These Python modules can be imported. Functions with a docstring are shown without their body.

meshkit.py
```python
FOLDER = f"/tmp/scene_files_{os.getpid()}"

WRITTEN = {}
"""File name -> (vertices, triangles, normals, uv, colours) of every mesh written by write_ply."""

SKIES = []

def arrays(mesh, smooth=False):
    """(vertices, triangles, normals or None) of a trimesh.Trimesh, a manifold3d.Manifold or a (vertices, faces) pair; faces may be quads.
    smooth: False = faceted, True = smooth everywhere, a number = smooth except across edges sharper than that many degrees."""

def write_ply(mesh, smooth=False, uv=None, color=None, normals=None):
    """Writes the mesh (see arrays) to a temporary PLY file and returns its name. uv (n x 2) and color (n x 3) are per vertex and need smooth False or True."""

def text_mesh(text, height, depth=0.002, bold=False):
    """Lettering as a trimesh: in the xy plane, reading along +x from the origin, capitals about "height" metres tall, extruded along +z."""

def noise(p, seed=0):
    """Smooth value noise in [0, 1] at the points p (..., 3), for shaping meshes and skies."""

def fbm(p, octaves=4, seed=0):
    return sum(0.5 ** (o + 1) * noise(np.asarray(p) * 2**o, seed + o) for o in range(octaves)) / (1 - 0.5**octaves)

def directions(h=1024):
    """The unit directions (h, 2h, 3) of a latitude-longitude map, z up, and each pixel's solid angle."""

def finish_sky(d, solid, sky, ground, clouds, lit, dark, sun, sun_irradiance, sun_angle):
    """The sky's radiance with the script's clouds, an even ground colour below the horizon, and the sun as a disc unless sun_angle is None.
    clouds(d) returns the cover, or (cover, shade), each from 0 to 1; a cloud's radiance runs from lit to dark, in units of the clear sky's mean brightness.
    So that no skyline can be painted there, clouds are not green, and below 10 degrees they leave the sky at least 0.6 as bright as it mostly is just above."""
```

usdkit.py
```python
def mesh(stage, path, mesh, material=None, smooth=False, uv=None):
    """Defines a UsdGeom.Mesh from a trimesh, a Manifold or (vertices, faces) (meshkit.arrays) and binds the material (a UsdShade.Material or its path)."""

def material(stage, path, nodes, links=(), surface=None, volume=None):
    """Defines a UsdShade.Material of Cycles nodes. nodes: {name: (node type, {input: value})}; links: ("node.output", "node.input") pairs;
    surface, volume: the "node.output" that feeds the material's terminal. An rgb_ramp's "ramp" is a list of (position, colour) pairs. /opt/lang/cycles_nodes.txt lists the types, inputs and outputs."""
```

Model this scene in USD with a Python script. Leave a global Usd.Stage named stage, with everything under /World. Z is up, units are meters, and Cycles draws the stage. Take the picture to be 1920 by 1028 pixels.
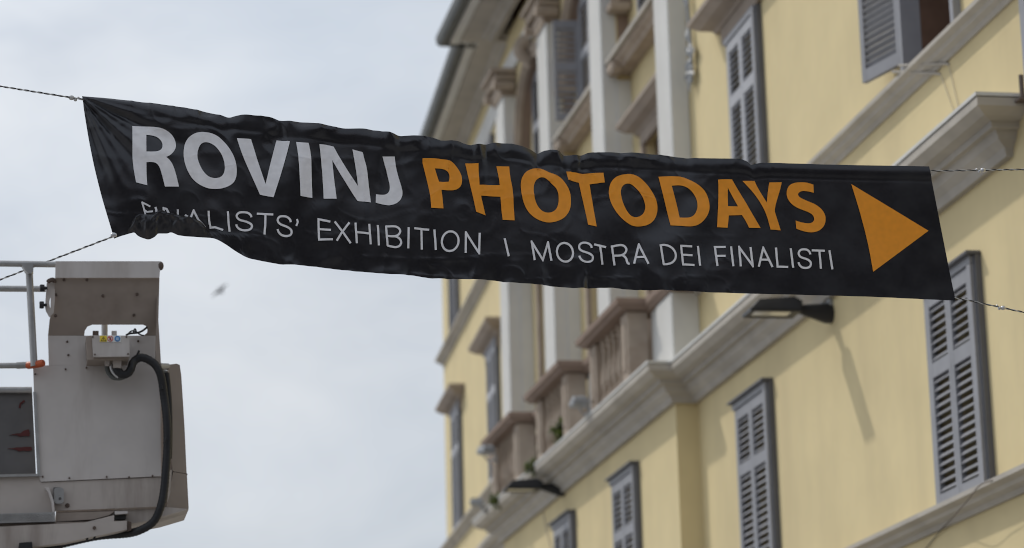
import math, numpy as np, trimesh, usdkit, meshkit
from scipy.interpolate import PchipInterpolator, CubicSpline
from shapely.geometry import Polygon, LineString, Point, box as sbox
from shapely.ops import unary_union
from shapely import affinity
import manifold3d as m3
from pxr import Usd, UsdGeom, UsdLux, UsdShade, Gf, Sdf

stage = Usd.Stage.CreateInMemory()
UsdGeom.SetStageUpAxis(stage, 'Z'); UsdGeom.SetStageMetersPerUnit(stage, 1.0)
UsdGeom.Xform.Define(stage, '/World'); UsdGeom.Scope.Define(stage, '/World/Looks')

# ------------------------------------------------------------------ camera
YAW, PITCH, ROLL, FPX = 0.18837985, 0.24256689, -0.02523442, 5000.0
EYE = np.array([0.0, 0.0, 1.7])
_f = np.array([math.sin(YAW)*math.cos(PITCH), math.cos(YAW)*math.cos(PITCH), math.sin(PITCH)])
_r0 = np.cross(_f, [0, 0, 1]); _r0 /= np.linalg.norm(_r0); _u0 = np.cross(_r0, _f)
_r = math.cos(ROLL)*_r0 + math.sin(ROLL)*_u0; _u = -math.sin(ROLL)*_r0 + math.cos(ROLL)*_u0
cam = UsdGeom.Camera.Define(stage, '/World/camera')
M = Gf.Matrix4d(*[float(x) for x in (*_r, 0, *_u, 0, *(-_f), 0, *EYE, 1)])
cam.AddTransformOp().Set(M)
cam.CreateHorizontalApertureAttr(36.0); cam.CreateVerticalApertureAttr(36.0*548/1024)
cam.CreateFocalLengthAttr(36.0*FPX/1920)
cam.CreateFStopAttr(2.5); cam.CreateFocusDistanceAttr(12.0)
cam.CreateClippingRangeAttr(Gf.Vec2f(0.1, 5000))
EXPOSURE = -0.3
cam.CreateExposureAttr(EXPOSURE)

# ------------------------------------------------------------------ light
SUN = np.array([-0.72, 0.81, 1.19]); SUN /= np.linalg.norm(SUN)
elev, rot = math.asin(SUN[2]), math.atan2(SUN[0], SUN[1])
sky = UsdLux.DomeLight.Define(stage, '/World/sky')
usdkit.material(stage, '/World/Looks/sky_look', {
    'tc': ('texture_coordinate', {}),
    'mp': ('mapping', {'mapping_type': 'point', 'scale': (1.0, 1.0, 2.2)}),
    'n1': ('noise_texture', {'scale': 5.0, 'detail': 6.0, 'roughness': 0.55, 'distortion': 0.4}),
    'r1': ('rgb_ramp', {'ramp': [(0.30, (0.45, 0.45, 0.45)), (0.52, (0.80, 0.80, 0.80)), (0.70, (1.0, 1.0, 1.0))]}),
    'st': ('sky_texture', {'sky_type': 'single_scattering', 'sun_disc': False, 'sun_elevation': elev, 'sun_rotation': rot,
                           'altitude': 10.0, 'air_density': 1.0, 'aerosol_density': 2.5, 'ozone_density': 1.0}),
    'n2': ('noise_texture', {'scale': 4.5, 'detail': 5.0, 'roughness': 0.55, 'distortion': 0.3}),
    'cl': ('rgb_ramp', {'ramp': [(0.32, (6.7, 7.5, 8.6)), (0.66, (9.0, 9.4, 9.9))]}),
    # thin cloud scatters the sunlight forwards: brightest round the veiled sun, dullest opposite it
    'dt': ('vector_math', {'math_type': 'dot_product', 'vector2': tuple(float(v) for v in SUN)}),
    'gl': ('rgb_ramp', {'ramp': [(0.0, (0.74,)*3), (0.35, (0.76,)*3), (0.55, (0.82,)*3), (0.75, (0.98,)*3), (0.80, (1.02,)*3), (0.90, (1.25,)*3), (0.97, (1.7,)*3), (1.0, (2.4,)*3)]}),
    'h1': ('math', {'math_type': 'multiply_add', 'value2': 0.5, 'value3': 0.5}),
    'cm': ('mix_color', {'blend_type': 'multiply', 'fac': 1.0, 'use_clamp': False}),
    'mx': ('mix_color', {'use_clamp': False}),
    'bg': ('background_shader', {'strength': 0.1})},
    [('tc.generated', 'mp.vector'), ('mp.vector', 'n1.vector'), ('mp.vector', 'n2.vector'), ('n1.fac', 'r1.fac'), ('n2.fac', 'cl.fac'),
     ('tc.generated', 'dt.vector1'), ('dt.value', 'h1.value1'), ('h1.value', 'gl.fac'), ('cl.color', 'cm.a'), ('gl.color', 'cm.b'),
     ('r1.color', 'mx.fac'), ('st.color', 'mx.a'), ('cm.result', 'mx.b'), ('mx.result', 'bg.color')], surface='bg.background')
UsdShade.MaterialBindingAPI.Apply(sky.GetPrim()).Bind(UsdShade.Material.Get(stage, '/World/Looks/sky_look'))
sky.GetPrim().SetCustomDataByKey('kind', 'structure')
sky.GetPrim().SetCustomDataByKey('label', 'pale grey blue sky veiled by soft bright cloud')
sky.GetPrim().SetCustomDataByKey('category', 'sky')
sun = UsdLux.DistantLight.Define(stage, '/World/sun')
sun.CreateNormalizeAttr(True); sun.CreateIntensityAttr(0.5); sun.CreateAngleAttr(1.6); sun.CreateColorAttr(Gf.Vec3f(1.0, 0.95, 0.87))
_z = SUN; _x = np.cross([0, 0, 1], _z); _x /= np.linalg.norm(_x); _y = np.cross(_z, _x)
sun.AddTransformOp().Set(Gf.Matrix4d(*[float(v) for v in (*_x, 0, *_y, 0, *_z, 0, 0, 0, 60, 1)]))

# ------------------------------------------------------------------ helpers
def at(px, py, Y):
    """the point on the vertical plane y = Y that stands at this place of the photograph"""
    d = _f + _r*((px-960)/FPX) - _u*((py-514)/FPX)
    return EYE + d*(Y/d[1])
def atv(p, Y): return np.array([at(a, b, Y) for a, b in p])

_taken = {}
def numbered(path):
    n = _taken.get(path, 0); _taken[path] = n+1
    return path if n == 0 else f'{path}_{n:03d}'
BASE = {}
def thing(name, label, cat, base, group=None, rotz=0.0):
    p = numbered('/World/'+name); x = UsdGeom.Xform.Define(stage, p)
    x.AddTranslateOp().Set(Gf.Vec3d(*[float(b) for b in base]))
    if rotz: x.AddRotateZOp().Set(rotz)
    o = x.GetPrim(); o.SetCustomDataByKey('label', label); o.SetCustomDataByKey('category', cat)
    if group: o.SetCustomDataByKey('group', group)
    BASE[p] = np.array(base, float)
    return p
def obj(name, mesh, mat, parent, label=None, smooth=False, kind=None):
    p = numbered(f'{parent}/{name}')
    root = '/'.join(p.split('/')[:3]); b = BASE.get(root, np.zeros(3))
    if isinstance(mesh, list): mesh = trimesh.util.concatenate(mesh)
    v, f, n = meshkit.arrays(mesh, smooth)
    m = trimesh.Trimesh(np.asarray(v)-b, f, process=False)
    g = usdkit.mesh(stage, p, m if smooth is False else trimesh.Trimesh(mesh.vertices-b, mesh.faces, process=False), mat, smooth=smooth)
    if label: g.GetPrim().SetCustomDataByKey('label', label)
    if kind: g.GetPrim().SetCustomDataByKey('kind', kind)
    return p
def top(name, mesh, mat, label, cat, kind=None, smooth=False, group=None):
    p = numbered('/World/'+name)
    if isinstance(mesh, list): mesh = trimesh.util.concatenate(mesh)
    g = usdkit.mesh(stage, p, mesh, mat, smooth=smooth).GetPrim()
    g.SetCustomDataByKey('label', label); g.SetCustomDataByKey('category', cat)
    if kind: g.SetCustomDataByKey('kind', kind)
    if group: g.SetCustomDataByKey('group', group)
    return p
def copy_of(src, name, label, base, rotz=0.0, group=None):
    s = stage.GetPrimAtPath(src); p = numbered('/World/'+name)
    x = UsdGeom.Xform.Define(stage, p); q = x.GetPrim()
    q.GetReferences().AddInternalReference(src); q.SetInstanceable(True)
    x.ClearXformOpOrder(); x.AddTranslateOp().Set(Gf.Vec3d(*[float(b) for b in base]))
    r = x.GetPrim().GetAttribute('xformOp:rotateZ')
    ops = [x.GetOrderedXformOps()[0]]
    ops.append(UsdGeom.XformOp(r) if r else x.AddRotateZOp()); ops[1].Set(rotz)
    x.SetXformOpOrder(ops)
    q.SetCustomDataByKey('label', label); q.SetCustomDataByKey('category', s.GetCustomDataByKey('category'))
    if group: q.SetCustomDataByKey('group', group)
    return p

def bx(x0, x1, y0, y1, z0, z1):
    m = trimesh.creation.box(extents=(abs(x1-x0), abs(y1-y0), abs(z1-z0)))
    m.apply_translation(((x0+x1)/2, (y0+y1)/2, (z0+z1)/2)); return m
def rbx(x0, x1, y0, y1, z0, z1, r):
    """box with chamfered edges"""
    r = min(r, abs(x1-x0)/2.1, abs(y1-y0)/2.1, abs(z1-z0)/2.1)
    pts = []
    for a, sa in ((min(x0, x1), 1), (max(x0, x1), -1)):
        for b, sb in ((min(y0, y1), 1), (max(y0, y1), -1)):
            for c, sc in ((min(z0, z1), 1), (max(z0, z1), -1)):
                pts += [(a+sa*r, b+sb*r, c), (a+sa*r, b, c+sc*r), (a, b+sb*r, c+sc*r)]
    return trimesh.convex.convex_hull(np.array(pts))
def tube(pts, r, sides=10, cap=True):
    p = np.asarray(pts, float); n = len(p); r = np.broadcast_to(r, (n,))
    t = np.gradient(p, axis=0) if n > 2 else np.repeat([p[1]-p[0]], 2, 0)
    t /= np.linalg.norm(t, axis=1, keepdims=True)
    a = np.cross(t[0], [0, 0, 1.0]) if abs(t[0][2]) < .9 else np.cross(t[0], [1.0, 0, 0]); a /= np.linalg.norm(a)
    A = []
    for k in range(n):
        a = a - t[k]*(a@t[k]); a /= np.linalg.norm(a); A.append(a)
    A = np.array(A); B = np.cross(t, A); th = np.arange(sides)*2*np.pi/sides
    v = p[:, None]+r[:, None, None]*(np.cos(th)[None, :, None]*A[:, None]+np.sin(th)[None, :, None]*B[:, None])
    i, j = np.meshgrid(np.arange(n-1), np.arange(sides), indexing='ij')
    q = np.stack([i*sides+j, i*sides+(j+1) % sides, (i+1)*sides+(j+1) % sides, (i+1)*sides+j], -1).reshape(-1, 4)
    f = np.vstack([q[:, [0, 1, 2]], q[:, [0, 2, 3]]]); v = v.reshape(-1, 3)
    if cap:
        v = np.vstack([v, p[0], p[-1]]); c0, c1 = len(v)-2, len(v)-1; e = (n-1)*sides
        f = np.vstack([f, [[c0, (k+1) % sides, k] for k in range(sides)], [[c1, e+k, e+(k+1) % sides] for k in range(sides)]])
    return trimesh.Trimesh(v, f, process=False)
def spline(pts, n=60):
    p = np.asarray(pts, float); s = np.r_[0, np.cumsum(np.linalg.norm(np.diff(p, axis=0), axis=1))]
    return CubicSpline(s, p)(np.linspace(0, s[-1], n))
def tri2d(poly):
    v, f = trimesh.creation.triangulate_polygon(poly, engine='earcut')
    return np.asarray(v), np.asarray(f)
def extr(poly, fmap, t0, t1):
    """polygon (a, b) extruded from t0 to t1; fmap(a, b, t) gives the point"""
    v, f = tri2d(poly); n = len(v)
    P = np.array([fmap(a, b, t0) for a, b in v]+[fmap(a, b, t1) for a, b in v])
    F = [f, f[:, ::-1]+n]; V = [P]; o = 2*n
    for ring in [poly.exterior, *poly.interiors]:
        c = np.array(ring.coords)[:-1]; k = len(c)
        V.append(np.array([fmap(a, b, t0) for a, b in c]+[fmap(a, b, t1) for a, b in c]))
        i = np.arange(k); j = (i+1) % k
        F.append(np.vstack([np.stack([o+i, o+j, o+k+j], 1), np.stack([o+i, o+k+j, o+k+i], 1)])); o += 2*k
    m = trimesh.Trimesh(np.vstack(V), np.vstack(F), process=False)
    mm = trimesh.Trimesh(m.vertices, m.faces, process=True); trimesh.repair.fix_normals(mm)
    return mm
def sphere(c, r, sub=1, scale=(1, 1, 1)):
    m = trimesh.creation.icosphere(subdivisions=sub, radius=1.0); m.vertices = m.vertices*np.array(scale)*r+np.array(c); return m
def cyl(p, q, r, sides=12): return tube([p, q], r, sides)

# facade frames: s along the wall away from the eye, n out of the wall, z up
X0, YK, K = 6.7, 34.6, 0.04883539
def main(v):
    v = np.asarray(v, float); return np.stack([X0-v[..., 1], v[..., 0], v[..., 2]], -1)
def left(v):
    v = np.asarray(v, float); s, n = v[..., 0], v[..., 1]
    return np.stack([X0+s*math.sin(K)-n*math.cos(K), YK+s*math.cos(K)+n*math.sin(K), v[..., 2]], -1)
def put(m, frame):
    m = m.copy(); m.vertices = frame(m.vertices); return m
def sweep(profile, path, close_path=False):
    """closed (n, z) profile carried along a plan path of (x, y); n is measured to the left of the path, mitred"""
    P = np.asarray(path, float); k = len(P); d = np.diff(P, axis=0); d /= np.linalg.norm(d, axis=1, keepdims=True)
    nl = np.stack([-d[:, 1], d[:, 0]], 1)
    mit = []
    for i in range(k):
        a = nl[max(i-1, 0)]; b = nl[min(i, k-2)]
        m = a+b; m /= (m@m)/2.0+1e-9 if np.allclose(a, b) is False else 2.0
        if not np.allclose(a, b): m = (a+b)/(1+a@b)
        else: m = a
        mit.append(m)
    prof = np.asarray(profile, float); q = len(prof)
    V = np.array([[*(P[i]+mit[i]*n), z] for i in range(k) for n, z in prof])
    F = []
    for i in range(k-1):
        for j in range(q):
            a, b = i*q+j, i*q+(j+1) % q; F += [[a, b, b+q], [a, b+q, a+q]]
    tv, tf = tri2d(Polygon(prof))
    key = {tuple(np.round(p, 6)): j for j, p in enumerate(prof)}
    idx = np.array([key[tuple(np.round(p, 6))] for p in tv])
    F = np.array(F); F = np.vstack([F, idx[tf], idx[tf][:, ::-1]+(k-1)*q])
    m = trimesh.Trimesh(V, F, process=True); trimesh.repair.fix_normals(m); return m

# ------------------------------------------------------------------ materials
def mat(name, nodes, links, surface='p.BSDF'):
    return usdkit.material(stage, '/World/Looks/'+name, nodes, links, surface=surface)
def surf(name, c, rough=0.7, var=0.12, scale=3.0, fine=60.0, bump=0.15, metallic=0.0, dark=None, dscale=1.2, damount=0.5, spec=0.4, streak=False, bdist=0.01):
    """a painted or stone surface: colour with slow and fine variation, stains and fine relief"""
    c = np.array(c, float); lo, hi = np.clip(c*(1-var), 0, 1), np.clip(c*(1+var), 0, 1)
    dk = c*0.45 if dark is None else np.array(dark, float)
    nodes = {'g': ('geometry', {}),
             'mp': ('mapping', {'mapping_type': 'point', 'scale': (1, 1, 0.18 if streak else 1.0)}),
             'n1': ('noise_texture', {'scale': scale, 'detail': 5.0, 'roughness': 0.6}),
             'r1': ('rgb_ramp', {'ramp': [(0.3, tuple(lo)), (0.7, tuple(hi))]}),
             'n2': ('noise_texture', {'scale': dscale, 'detail': 7.0, 'roughness': 0.62}),
             'r2': ('rgb_ramp', {'ramp': [(0.50, (0, 0, 0)), (0.78, (damount,)*3)]}),
             'mx': ('mix_color', {'b': tuple(dk)}),
             'n3': ('noise_texture', {'scale': fine, 'detail': 3.0}),
             'bp': ('bump', {'strength': bump, 'distance': bdist}),
             'p': ('principled_bsdf', {'roughness': rough, 'metallic': metallic, 'specular_ior_level': spec})}
    links = [('g.position', 'n1.vector'), ('g.position', 'mp.vector'), ('mp.vector', 'n2.vector'), ('g.position', 'n3.vector'), ('n1.fac', 'r1.fac'), ('n2.fac', 'r2.fac'),
             ('r2.color', 'mx.fac'), ('r1.color', 'mx.a'), ('mx.result', 'p.base_color'), ('n3.fac', 'bp.height'), ('bp.normal', 'p.normal')]
    return mat(name, nodes, links)
def plain(name, c, rough=0.5, metallic=0.0, spec=0.5):
    return mat(name, {'p': ('principled_bsdf', {'base_color': tuple(c), 'roughness': rough, 'metallic': metallic, 'specular_ior_level': spec})}, [])

STUCCO = surf('yellow_stucco', (0.70, 0.585, 0.34), 0.9, 0.055, 1.3, 90.0, 0.3, dark=(0.53, 0.435, 0.26), dscale=0.7, damount=0.65, spec=0.2, streak=True, bdist=0.004)
WHITE = surf('pale_render', (0.66, 0.655, 0.63), 0.85, 0.05, 2.0, 80.0, 0.2, dark=(0.46, 0.44, 0.40), dscale=0.9, damount=0.45, spec=0.2, streak=True, bdist=0.004)
GREY = surf('grey_cornice', (0.46, 0.425, 0.375), 0.85, 0.08, 3.0, 60.0, 0.25, dark=(0.27, 0.25, 0.225), dscale=1.4, damount=0.6, spec=0.2, bdist=0.005)
PINK = surf('brown_stone', (0.41, 0.34, 0.275), 0.85, 0.12, 4.0, 60.0, 0.3, dark=(0.22, 0.15, 0.11), dscale=2.2, damount=0.7, spec=0.2, bdist=0.006)
CAPS = surf('rail_stone_and_arch_shade', (0.27, 0.20, 0.16), 0.85, 0.12, 4.0, 60.0, 0.3, dark=(0.13, 0.09, 0.07), dscale=2.0, damount=0.7, spec=0.2, bdist=0.006)  # rail stone; inside the arches its dark colour stands in for shade
HOOD = surf('weathered_hood_stone', (0.36, 0.30, 0.25), 0.85, 0.12, 4.0, 60.0, 0.3, dark=(0.17, 0.13, 0.10), dscale=2.0, damount=0.7, spec=0.2, bdist=0.006)
SHUT = surf('grey_shutter_paint', (0.275, 0.278, 0.30), 0.55, 0.08, 5.0, 40.0, 0.1, dark=(0.18, 0.18, 0.2), dscale=3.0, damount=0.35, bdist=0.003)
SHUT_D = surf('dark_shutter_edge', (0.13, 0.13, 0.14), 0.6, 0.08, 5.0, 40.0, 0.1, bdist=0.003)
SHUT_L = surf('sunlit_shutter_paint', (0.40, 0.405, 0.43), 0.6, 0.08, 5.0, 40.0, 0.1, dark=(0.3, 0.3, 0.33), dscale=3.0, damount=0.3, bdist=0.003)  # lighter copy of the shutter grey, sunlight put into the colour
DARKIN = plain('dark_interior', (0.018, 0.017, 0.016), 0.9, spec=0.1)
WOOD = surf('brown_wood', (0.13, 0.075, 0.05), 0.6, 0.2, 6.0, 40.0, 0.2, bdist=0.004)
TILE = surf('roof_tiles', (0.33, 0.16, 0.09), 0.85, 0.2, 5.0, 20.0, 0.3)
GUTTER = surf('dark_gutter_metal', (0.11, 0.115, 0.11), 0.6, 0.15, 4.0, 30.0, 0.1)
PAVE = surf('pale_stone_paving', (0.24, 0.235, 0.23), 0.7, 0.12, 1.0, 20.0, 0.2, dscale=0.6)
BLACKM = surf('black_lamp_metal', (0.018, 0.018, 0.02), 0.45, 0.2, 8.0, 60.0, 0.05)
LENS = mat('lamp_lens', {'p': ('principled_bsdf', {'base_color': (0.72, 0.70, 0.62), 'roughness': 0.25, 'coat_weight': 0.6})}, [])
FLOODM = surf('grey_floodlight_metal', (0.33, 0.34, 0.35), 0.5, 0.1, 8.0, 60.0, 0.05)
GLASS = mat('window_glass', {'t': ('transparent_bsdf', {'color': (0.85, 0.88, 0.88)}), 'g': ('glossy_bsdf', {'color': (0.9, 0.95, 1.0), 'roughness': 0.04}),
    'fr': ('fresnel', {'IOR': 1.5}), 'mx': ('mix_closure', {})}, [('fr.fac', 'mx.fac'), ('t.BSDF', 'mx.closure1'), ('g.BSDF', 'mx.closure2')], 'mx.closure')
IRON = surf('rusty_iron', (0.13, 0.10, 0.085), 0.7, 0.2, 9.0, 60.0, 0.2)
LEAF = mat('leaf_green', {'o': ('geometry', {}), 'n': ('noise_texture', {'scale': 14.0}), 'r': ('rgb_ramp', {'ramp': [(0.35, (0.035, 0.055, 0.012)), (0.65, (0.11, 0.13, 0.03))]}),
    'p': ('principled_bsdf', {'roughness': 0.6}), 't': ('translucent_bsdf', {'color': (0.12, 0.16, 0.03)}), 'm': ('mix_closure', {'fac': 0.3})},
    [('o.position', 'n.vector'), ('n.fac', 'r.fac'), ('r.color', 'p.base_color'), ('p.BSDF', 'm.closure1'), ('t.BSDF', 'm.closure2')], 'm.closure')
# banner
VINYL = mat('black_vinyl', {'g': ('geometry', {}), 'n': ('noise_texture', {'scale': 260.0, 'detail': 2.0}), 'b': ('bump', {'strength': 0.12, 'distance': 0.002}),
    'n2': ('noise_texture', {'scale': 7.0, 'detail': 5.0}), 'r': ('rgb_ramp', {'ramp': [(0.35, (0.22,)*3), (0.7, (0.34,)*3)]}),
    'p': ('principled_bsdf', {'base_color': (0.0040, 0.0036, 0.0050), 'specular_ior_level': 0.85, 'specular_tint': (0.94, 0.95, 1.0)})},
    [('g.position', 'n.vector'), ('n.fac', 'b.height'), ('b.normal', 'p.normal'), ('g.position', 'n2.vector'), ('n2.fac', 'r.fac'), ('r.color', 'p.roughness')])
def ink(name, c):
    return mat(name, {'g': ('geometry', {}), 'n': ('noise_texture', {'scale': 30.0, 'detail': 4.0}), 'r': ('rgb_ramp', {'ramp': [(0.3, tuple(np.array(c)*0.93)), (0.7, tuple(np.array(c)*1.05))]}),
        'p': ('principled_bsdf', {'roughness': 0.42, 'specular_ior_level': 0.45})}, [('g.position', 'n.vector'), ('n.fac', 'r.fac'), ('r.color', 'p.base_color')])
INK_W = ink('white_print', (0.84, 0.83, 0.855)); INK_O = ink('orange_print', (0.90, 0.335, 0.024))
ROPE_L = surf('pale_rope_strand', (0.55, 0.55, 0.54), 0.8, 0.1, 40.0, 300.0, 0.2); ROPE_D = surf('dark_rope_strand', (0.035, 0.035, 0.04), 0.8, 0.1, 40.0, 300.0, 0.2)
STEELB = plain('bright_steel', (0.62, 0.62, 0.63), 0.35, 0.9)
# lift basket
CREAM = surf('dirty_cream_paint', (0.55, 0.51, 0.485), 0.5, 0.07, 5.0, 90.0, 0.12, dark=(0.22, 0.17, 0.135), dscale=5.5, damount=0.55, spec=0.35, streak=True, bdist=0.002)
CREAM2 = surf('stained_cream_paint', (0.47, 0.42, 0.385), 0.55, 0.09, 5.0, 90.0, 0.12, dark=(0.15, 0.11, 0.085), dscale=6.0, damount=0.75, spec=0.3, streak=True, bdist=0.002)
BROWNP = surf('brown_shaded_grimy_panel', (0.30, 0.25, 0.215), 0.55, 0.09, 6.0, 90.0, 0.12, dark=(0.15, 0.11, 0.09), dscale=4.0, damount=0.6, spec=0.3, bdist=0.002)  # darker copy of the cream, shade of turned faces put into the colour
GALV = surf('galvanised_steel', (0.38, 0.375, 0.37), 0.42, 0.15, 14.0, 120.0, 0.15, metallic=0.55, dark=(0.22, 0.21, 0.2), dscale=9.0, damount=0.5, bdist=0.002)
PLATE = surf('dark_steel_sheet', (0.13, 0.125, 0.125), 0.5, 0.15, 5.0, 90.0, 0.15, metallic=0.2, dark=(0.08, 0.075, 0.075), dscale=3.0, damount=0.6, bdist=0.002)
RUBBER = surf('black_rubber', (0.016, 0.016, 0.018), 0.5, 0.2, 10.0, 60.0, 0.1, bdist=0.002)
GRIP = surf('orange_grip', (0.50, 0.10, 0.035), 0.5, 0.12, 15.0, 60.0, 0.1)
RUST = surf('rust_bolt', (0.10, 0.07, 0.055), 0.7, 0.2, 40.0, 200.0, 0.2)
REDP = surf('red_scrape', (0.085, 0.018, 0.017), 0.6, 0.3, 20.0, 90.0, 0.1)
YEL = plain('sticker_yellow', (0.80, 0.60, 0.05)); RED = plain('sticker_red', (0.62, 0.05, 0.04)); BLUE = plain('sticker_blue', (0.05, 0.22, 0.52)); STW = plain('sticker_white', (0.75, 0.75, 0.72)); STB = plain('sticker_black', (0.02, 0.02, 0.02))
GULLM = surf('grey_plumage', (0.20, 0.20, 0.21), 0.9, 0.3, 8.0, 40.0, 0.1)

# ------------------------------------------------------------------ ground
g = trimesh.creation.box(extents=(1200, 1200, 0.5)); g.apply_translation((0, 0, -0.25))
top('ground', g, PAVE, 'pale stone paving of the square below', 'ground', kind='structure')

# ------------------------------------------------------------------ unseen houses added behind the camera, kept dark for the banner's vinyl to mirror
HOUSE_DK = surf('dark_house_render', (0.085, 0.08, 0.078), 0.9, 0.08, 1.0, 60.0, 0.2); BRN = surf('darker_house_render', (0.07, 0.066, 0.066), 0.9, 0.08, 1.0, 60.0, 0.2)  # near-black walls, darkened to dim what the banner reflects
for k, (xa, xb, h, mm) in enumerate([(-22.0, -9.0, 13.0, HOUSE_DK), (-8.9, 1.4, 15.5, BRN), (1.5, 12.5, 14.0, HOUSE_DK), (12.6, 26.0, 16.0, BRN)]):
    hb = thing('added_house', ['low dark grey house', 'tall dark grey house', 'middle dark grey house', 'tallest dark grey house'][k]+' added unseen behind the camera for dark reflections in the banner', 'house', (xa, -14.0, 0.0), 'houses added behind the camera')
    obj('wall', bx(xa, xb, -24.0, -14.0, 0.0, h), mm, hb)
    obj('roof', trimesh.convex.convex_hull(np.array([(x, y, z) for x in (xa, xb) for y, z in ((-24.5, h+0.01), (-13.4, h+0.01), (-19.0, h+2.6))])), TILE, hb)
    n = int((xb-xa)/2.6)
    for i in range(n):
        for j in range(int((h-2.2)/3.4)):
            x = xa+(xb-xa)*(i+0.5)/n; z = 1.6+j*3.4
            w = obj('window', bx(x-0.5, x+0.5, -14.0, -13.96, z, z+1.7), SHUT, hb); obj('pane', bx(x-0.42, x+0.42, -13.96, -13.955, z+0.08, z+1.62), DARKIN, w)

# ------------------------------------------------------------------ the yellow building
B = thing('yellow_building', 'yellow stuccoed palace with grey shutters, pale pilasters and stone balconies', 'building', (X0, 25.0, 0.0))
SE = 35.0            # far end of the bay
PIL = [(25.22, 25.80), (28.32, 28.93), (31.40, 32.02), (34.44, 35.02)]
MID = [27.08, 30.17, 33.23]
def arch(c, r, z0, zs, n=20):
    t = np.linspace(0, math.pi, n); return Polygon(([(c-r, z0)] if z0 < zs-1e-6 else [])+[(c-r*math.cos(a), zs+r*math.sin(a)) for a in t]+([(c+r, z0)] if z0 < zs-1e-6 else [])).buffer(0)
openings_wing = [sbox(17.46, 4.68, 18.40, 6.20), sbox(22.80, 4.68, 23.80, 6.40), sbox(22.62, 8.02, 23.52, 9.92), sbox(17.50, 8.02, 18.60, 9.95)]
wing = sbox(9.0, 0, 25.45, 13.98).difference(unary_union(openings_wing))
fm = lambda a, b, t: main((a, t, b))
obj('wall', extr(wing, fm, -0.45, 0.0), STUCCO, B, 'yellow wall of the near wing')
low_open = [sbox(27.16, 4.68, 28.12, 6.42), sbox(30.42, 4.68, 31.36, 6.42)]
obj('wall', extr(sbox(25.40, 0, SE, 6.99).difference(unary_union(low_open)), fm, -0.40, 0.23), STUCCO, B, 'yellow lower wall of the projecting bay')
GAP = [(PIL[k][1]+0.004, PIL[k+1][0]-0.004) for k in range(3)]
ARC = 12.02                       # springing of the arches
up_open = [arch((a+b)/2, (b-a)/2, 7.16, ARC, 28) for a, b in GAP]
obj('wall', extr(sbox(25.46, 6.995, SE, 13.98).difference(unary_union(up_open)), fm, -0.13, 0.02), STUCCO, B, 'yellow upper wall of the projecting bay')
rec_open = [sbox(c-0.58, 7.20, c+0.58, 10.25) for c in MID]+[sbox(c-0.58, 11.42, c+0.58, 12.96) for c in MID]
obj('wall', extr(sbox(25.47, 6.996, SE-0.01, 13.975).difference(unary_union(rec_open)), fm, -0.40, -0.132), STUCCO, B, 'recessed yellow wall between the pilasters of the bay')
fl = lambda a, b, t: left((a, t, b))
lo = [sbox(2.30, 8.04, 3.32, 10.0), sbox(6.98, 8.04, 8.02, 10.0), sbox(2.30, 11.3, 3.32, 13.05), sbox(6.98, 11.3, 8.02, 13.05)]
obj('wall', extr(sbox(0.30, 0, 9.40, 13.98).difference(unary_union(lo)), fl, -0.40, 0.0), STUCCO, B, 'yellow wall of the far wing')
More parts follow.
